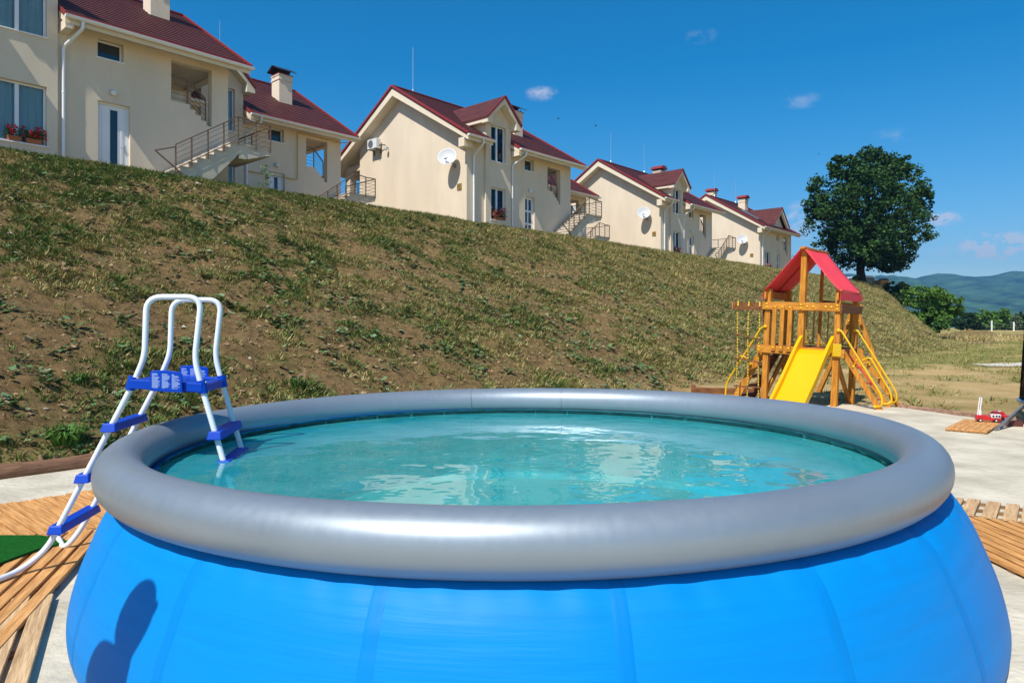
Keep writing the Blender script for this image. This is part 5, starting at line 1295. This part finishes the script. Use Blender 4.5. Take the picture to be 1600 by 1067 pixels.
def stack():
    Zs=83; x0=(1367.5-800)/F*Zs; x1=(1385-800)/F*Zs; zt=HC+(HOR-438)/F*Zs; zb=HC+(HOR-453)/F*Zs
    o=empty('timber_stack',((x0+x1)/2,Zs,zb),R(20),'stack of orange sawn boards beneath the tree beside the white van','timber stack'); mb=MB(); rnd=random.Random(3); n=7; h=(zt-zb)/n
    for k in range(n):
        for j in range(4): mb.box(-.72+rnd.uniform(-.04,.04),.72+rnd.uniform(-.04,.04),-.6+j*.3,-.6+j*.3+.28,k*h+.01,(k+1)*h-.03)
    mb.build('boards',wood('sawn_orange',(.46,.22,.06),(.55,.3,.11),(2,8,8)),o)
    xc=(1384-800)/F*Zs; zt2=HC+(HOR-435)/F*Zs
    o=empty('black_canopy',(xc,Zs+.6,zb-.3),0,'small black canopy on thin posts behind the timber stack','canopy'); Hc=zt2-zb+.3
    MB().prism([(-.45,Hc-.28),(.5,Hc-.28),(.42,Hc-.05),(.1,Hc+.02),(-.3,Hc)],'y',-.4,.4).build('roof',BLACKM,o)
    for sx in (-.38,.42):
        MB().tube([(sx,.3,0),(sx,.3,Hc-.25)],.03,6).build('post',BLACKM,o)
    xb=(1322-800)/F*84; o=empty('shed',(xb,84,5.2),0,'dark shed roof just showing behind the red canvas eave','shed'); 
    mb=MB(); mb.box(-.7,.9,0,2,-.5,1.0); mb.build('wall',mat('shed_brown',(.12,.07,.05),.8),o); MB().prism([(-.95,1.0),(1.1,1.0),(.1,1.5)],'y',-.2,2.2).build('roof',BLACKM,o)
stack()
for px,py,hp,lb in ((1549.5,518,17,'left white fence post at the far edge of the dry field'),(1584,520,17,'right white fence post at the far edge of the dry field')):
    Zp=100; x=(px-800)/F*Zp; z=HC-(py-HOR)/F*Zp; o=empty('fence_post',(x,Zp,z-.1),0,lb,'fence post','white posts of the far fence'); h=hp*Zp/F+.1
    mb=MB(); mb.box(-.075,.075,-.075,.075,-.2,h); mb.build('post',WHITE,o,bevel=.02); mb=MB()
    for zz in (.4,.8,1.2): mb.tube([(-1.5,0,zz),(1.55,0,zz)],.008,4)
    mb.build('wire',mat('zinc',(.6,.6,.58),.35,metal=.8),o)
def bird(px,py,Zb,label,an):
    o=empty('bird',((px-800)/F*Zb,Zb,HC+(HOR-py)/F*Zb),an,label,'bird'); m=mat('bird_black',(.012,.012,.014),.7)
    mb=MB(); mb.tube([(-.09,0,0),(-.05,0,0),(.02,0,.005),(.08,0,.005),(.1,0,0)],[.004,.014,.024,.018,.004],8); 
    mb.add([(-.09,.0,0),(-.19,.035,0),(-.12,0,0),(-.19,-.035,0)],[(0,1,2),(0,2,3)])
    for sg in (-1,1): mb.add([(.04,0,.01),(-.03,0,.01),(-.02,sg*.1,.05),(-.1,sg*.2,.03),(.03,sg*.1,.055)],[(0,1,2,4),(2,3,4)])
    mb.build('body',m,o)
bird(872,186,45,'upper left dark swallow flying right of the dormer house',.6); bird(931,197,48,'dark swallow flying lower and farther right of the dormer house',-.5); bird(1279,241,70,'tiny dark bird above the far house left of the tree',.2)

# ------------------------------------------------------------------ person standing just outside the picture on the left (casts the shadow on the pool wall)
def person(px,py):
    o=empty('person',(px,py,.08),R(10),'person standing left of the pool, casting the head shaped shadow on it','person')
    SK=mat('skin',(.48,.27,.18),.5); SH=mat('navy_shirt',(.03,.05,.12),.85); TR=mat('grey_shorts',(.16,.16,.17),.85); HR=mat('brown_hair',(.05,.028,.015),.7)
    me=bpy.data.meshes.new('body')
    V=[(0,0,.92),(0.0,0,1.08),(.0,0,1.25),(.02,0,1.38),(.05,0,1.46),(.08,0,1.52),(.11,0,1.60),(.12,0,1.68),
       (0,.10,.86),(.0,.11,.48),(-.01,.11,.08),(.12,.12,.035),(0,-.10,.86),(.0,-.11,.48),(-.01,-.11,.08),(.12,-.12,.035),
       (-.02,.19,1.36),(-.05,.23,1.10),(.02,.24,.88),(.04,.24,.83),(-.02,-.19,1.36),(-.05,-.23,1.10),(.02,-.24,.88),(.04,-.24,.83)]
    Ed=[(0,1),(1,2),(2,3),(3,4),(4,5),(5,6),(6,7),(0,8),(8,9),(9,10),(10,11),(0,12),(12,13),(13,14),(14,15),(3,16),(16,17),(17,18),(18,19),(3,20),(20,21),(21,22),(22,23)]
    Rd=[.15,.13,.15,.13,.06,.058,.09,.075,.09,.06,.042,.035,.09,.06,.042,.035,.065,.045,.036,.03,.065,.045,.036,.03]
    me.from_pydata(V,Ed,[]); b=bpy.data.objects.new('body',me); col.objects.link(b); b.parent=o
    sk=b.modifiers.new('skin','SKIN'); sub=b.modifiers.new('sub','SUBSURF'); sub.levels=2; sub.render_levels=2
    if not me.skin_vertices: me.attributes.new('skin','FLOAT','POINT')
    for i,sv in enumerate(me.skin_vertices[0].data): sv.radius=(Rd[i],Rd[i]); sv.use_root=(i==0)
    me.materials.append(SK)
    # head details
    mb=MB(); mb.sphere((.095,0,1.655),.105,18,12,(1.02,.84,1.12)); mb.sphere((.215,0,1.63),.018,8,6,(1,.8,1.4)); mb.sphere((.19,0,1.565),.02,8,6)
    hd=mb.build('head',SK,o,smooth=True)
    MB().sphere((.075,0,1.69),.115,16,10,(1.02,.9,1.0)).build('hair',HR,hd,smooth=True)
    for sg in (-1,1):
        MB().sphere((.188,sg*.036,1.665),.011,8,6).build('eye',TOYB,hd)
        mb=MB(); base=Vector((.045,sg*.24,.80))
        for k in range(4): a=base+Vector((-.03+.02*k,0,-.03)); q_=1-.12*abs(k-1.6); mb.tube([a,a+Vector((0,-sg*.004,-.045*q_)),a+Vector((.004,-sg*.022,-.08*q_))],[.009,.008,.006],7)
        mb.tube([base+Vector((.03,0,.0)),base+Vector((.055,-sg*.012,-.03)),base+Vector((.06,-sg*.02,-.055))],[.012,.010,.008],7); mb.sphere(base,.042,10,6,(.95,.5,1.05)); mb.build('hand',SK,o,smooth=True)
    MB().lathe([(.16,.9),(.165,1.1),(.175,1.3),(.13,1.42),(.07,1.46)],(0,0,0),20,Matrix.Scale(1.15,4,(0,1,0))).build('shirt',SH,o,smooth=True)
    for sg in (-1,1): MB().tube([(0,sg*.095,.95),(0,sg*.105,.7),(0,sg*.11,.5)],[.125,.105,.095],16).build('shorts',TR,o,smooth=True)
# the shadow of the head should fall on the pool wall near (-1.32, 2.55, .55)
_t=Vector((-1.34,2.50,.435)); _h=_t+TO*((1.70-.435)/TO.z)
person(_h.x-.12,_h.y)

# ------------------------------------------------------------------ haze over the valley
hzb=MB().box(-5600,5600,-300,3300,-12,330)
HM=bpy.data.materials.new('haze'); HM.use_nodes=True; t=HM.node_tree; t.nodes.clear(); oo=t.nodes.new('ShaderNodeOutputMaterial'); pv=t.nodes.new('ShaderNodeVolumePrincipled'); pv.inputs['Color'].default_value=(.21,.52,1,1); pv.inputs['Density'].default_value=.00023; pv.inputs['Anisotropy'].default_value=.2; t.links.new(pv.outputs[0],oo.inputs['Volume'])
USE_HAZE=True
if USE_HAZE: tag(hzb.build('haze',HM),kind='stuff')
bpy.context.view_layer.update()
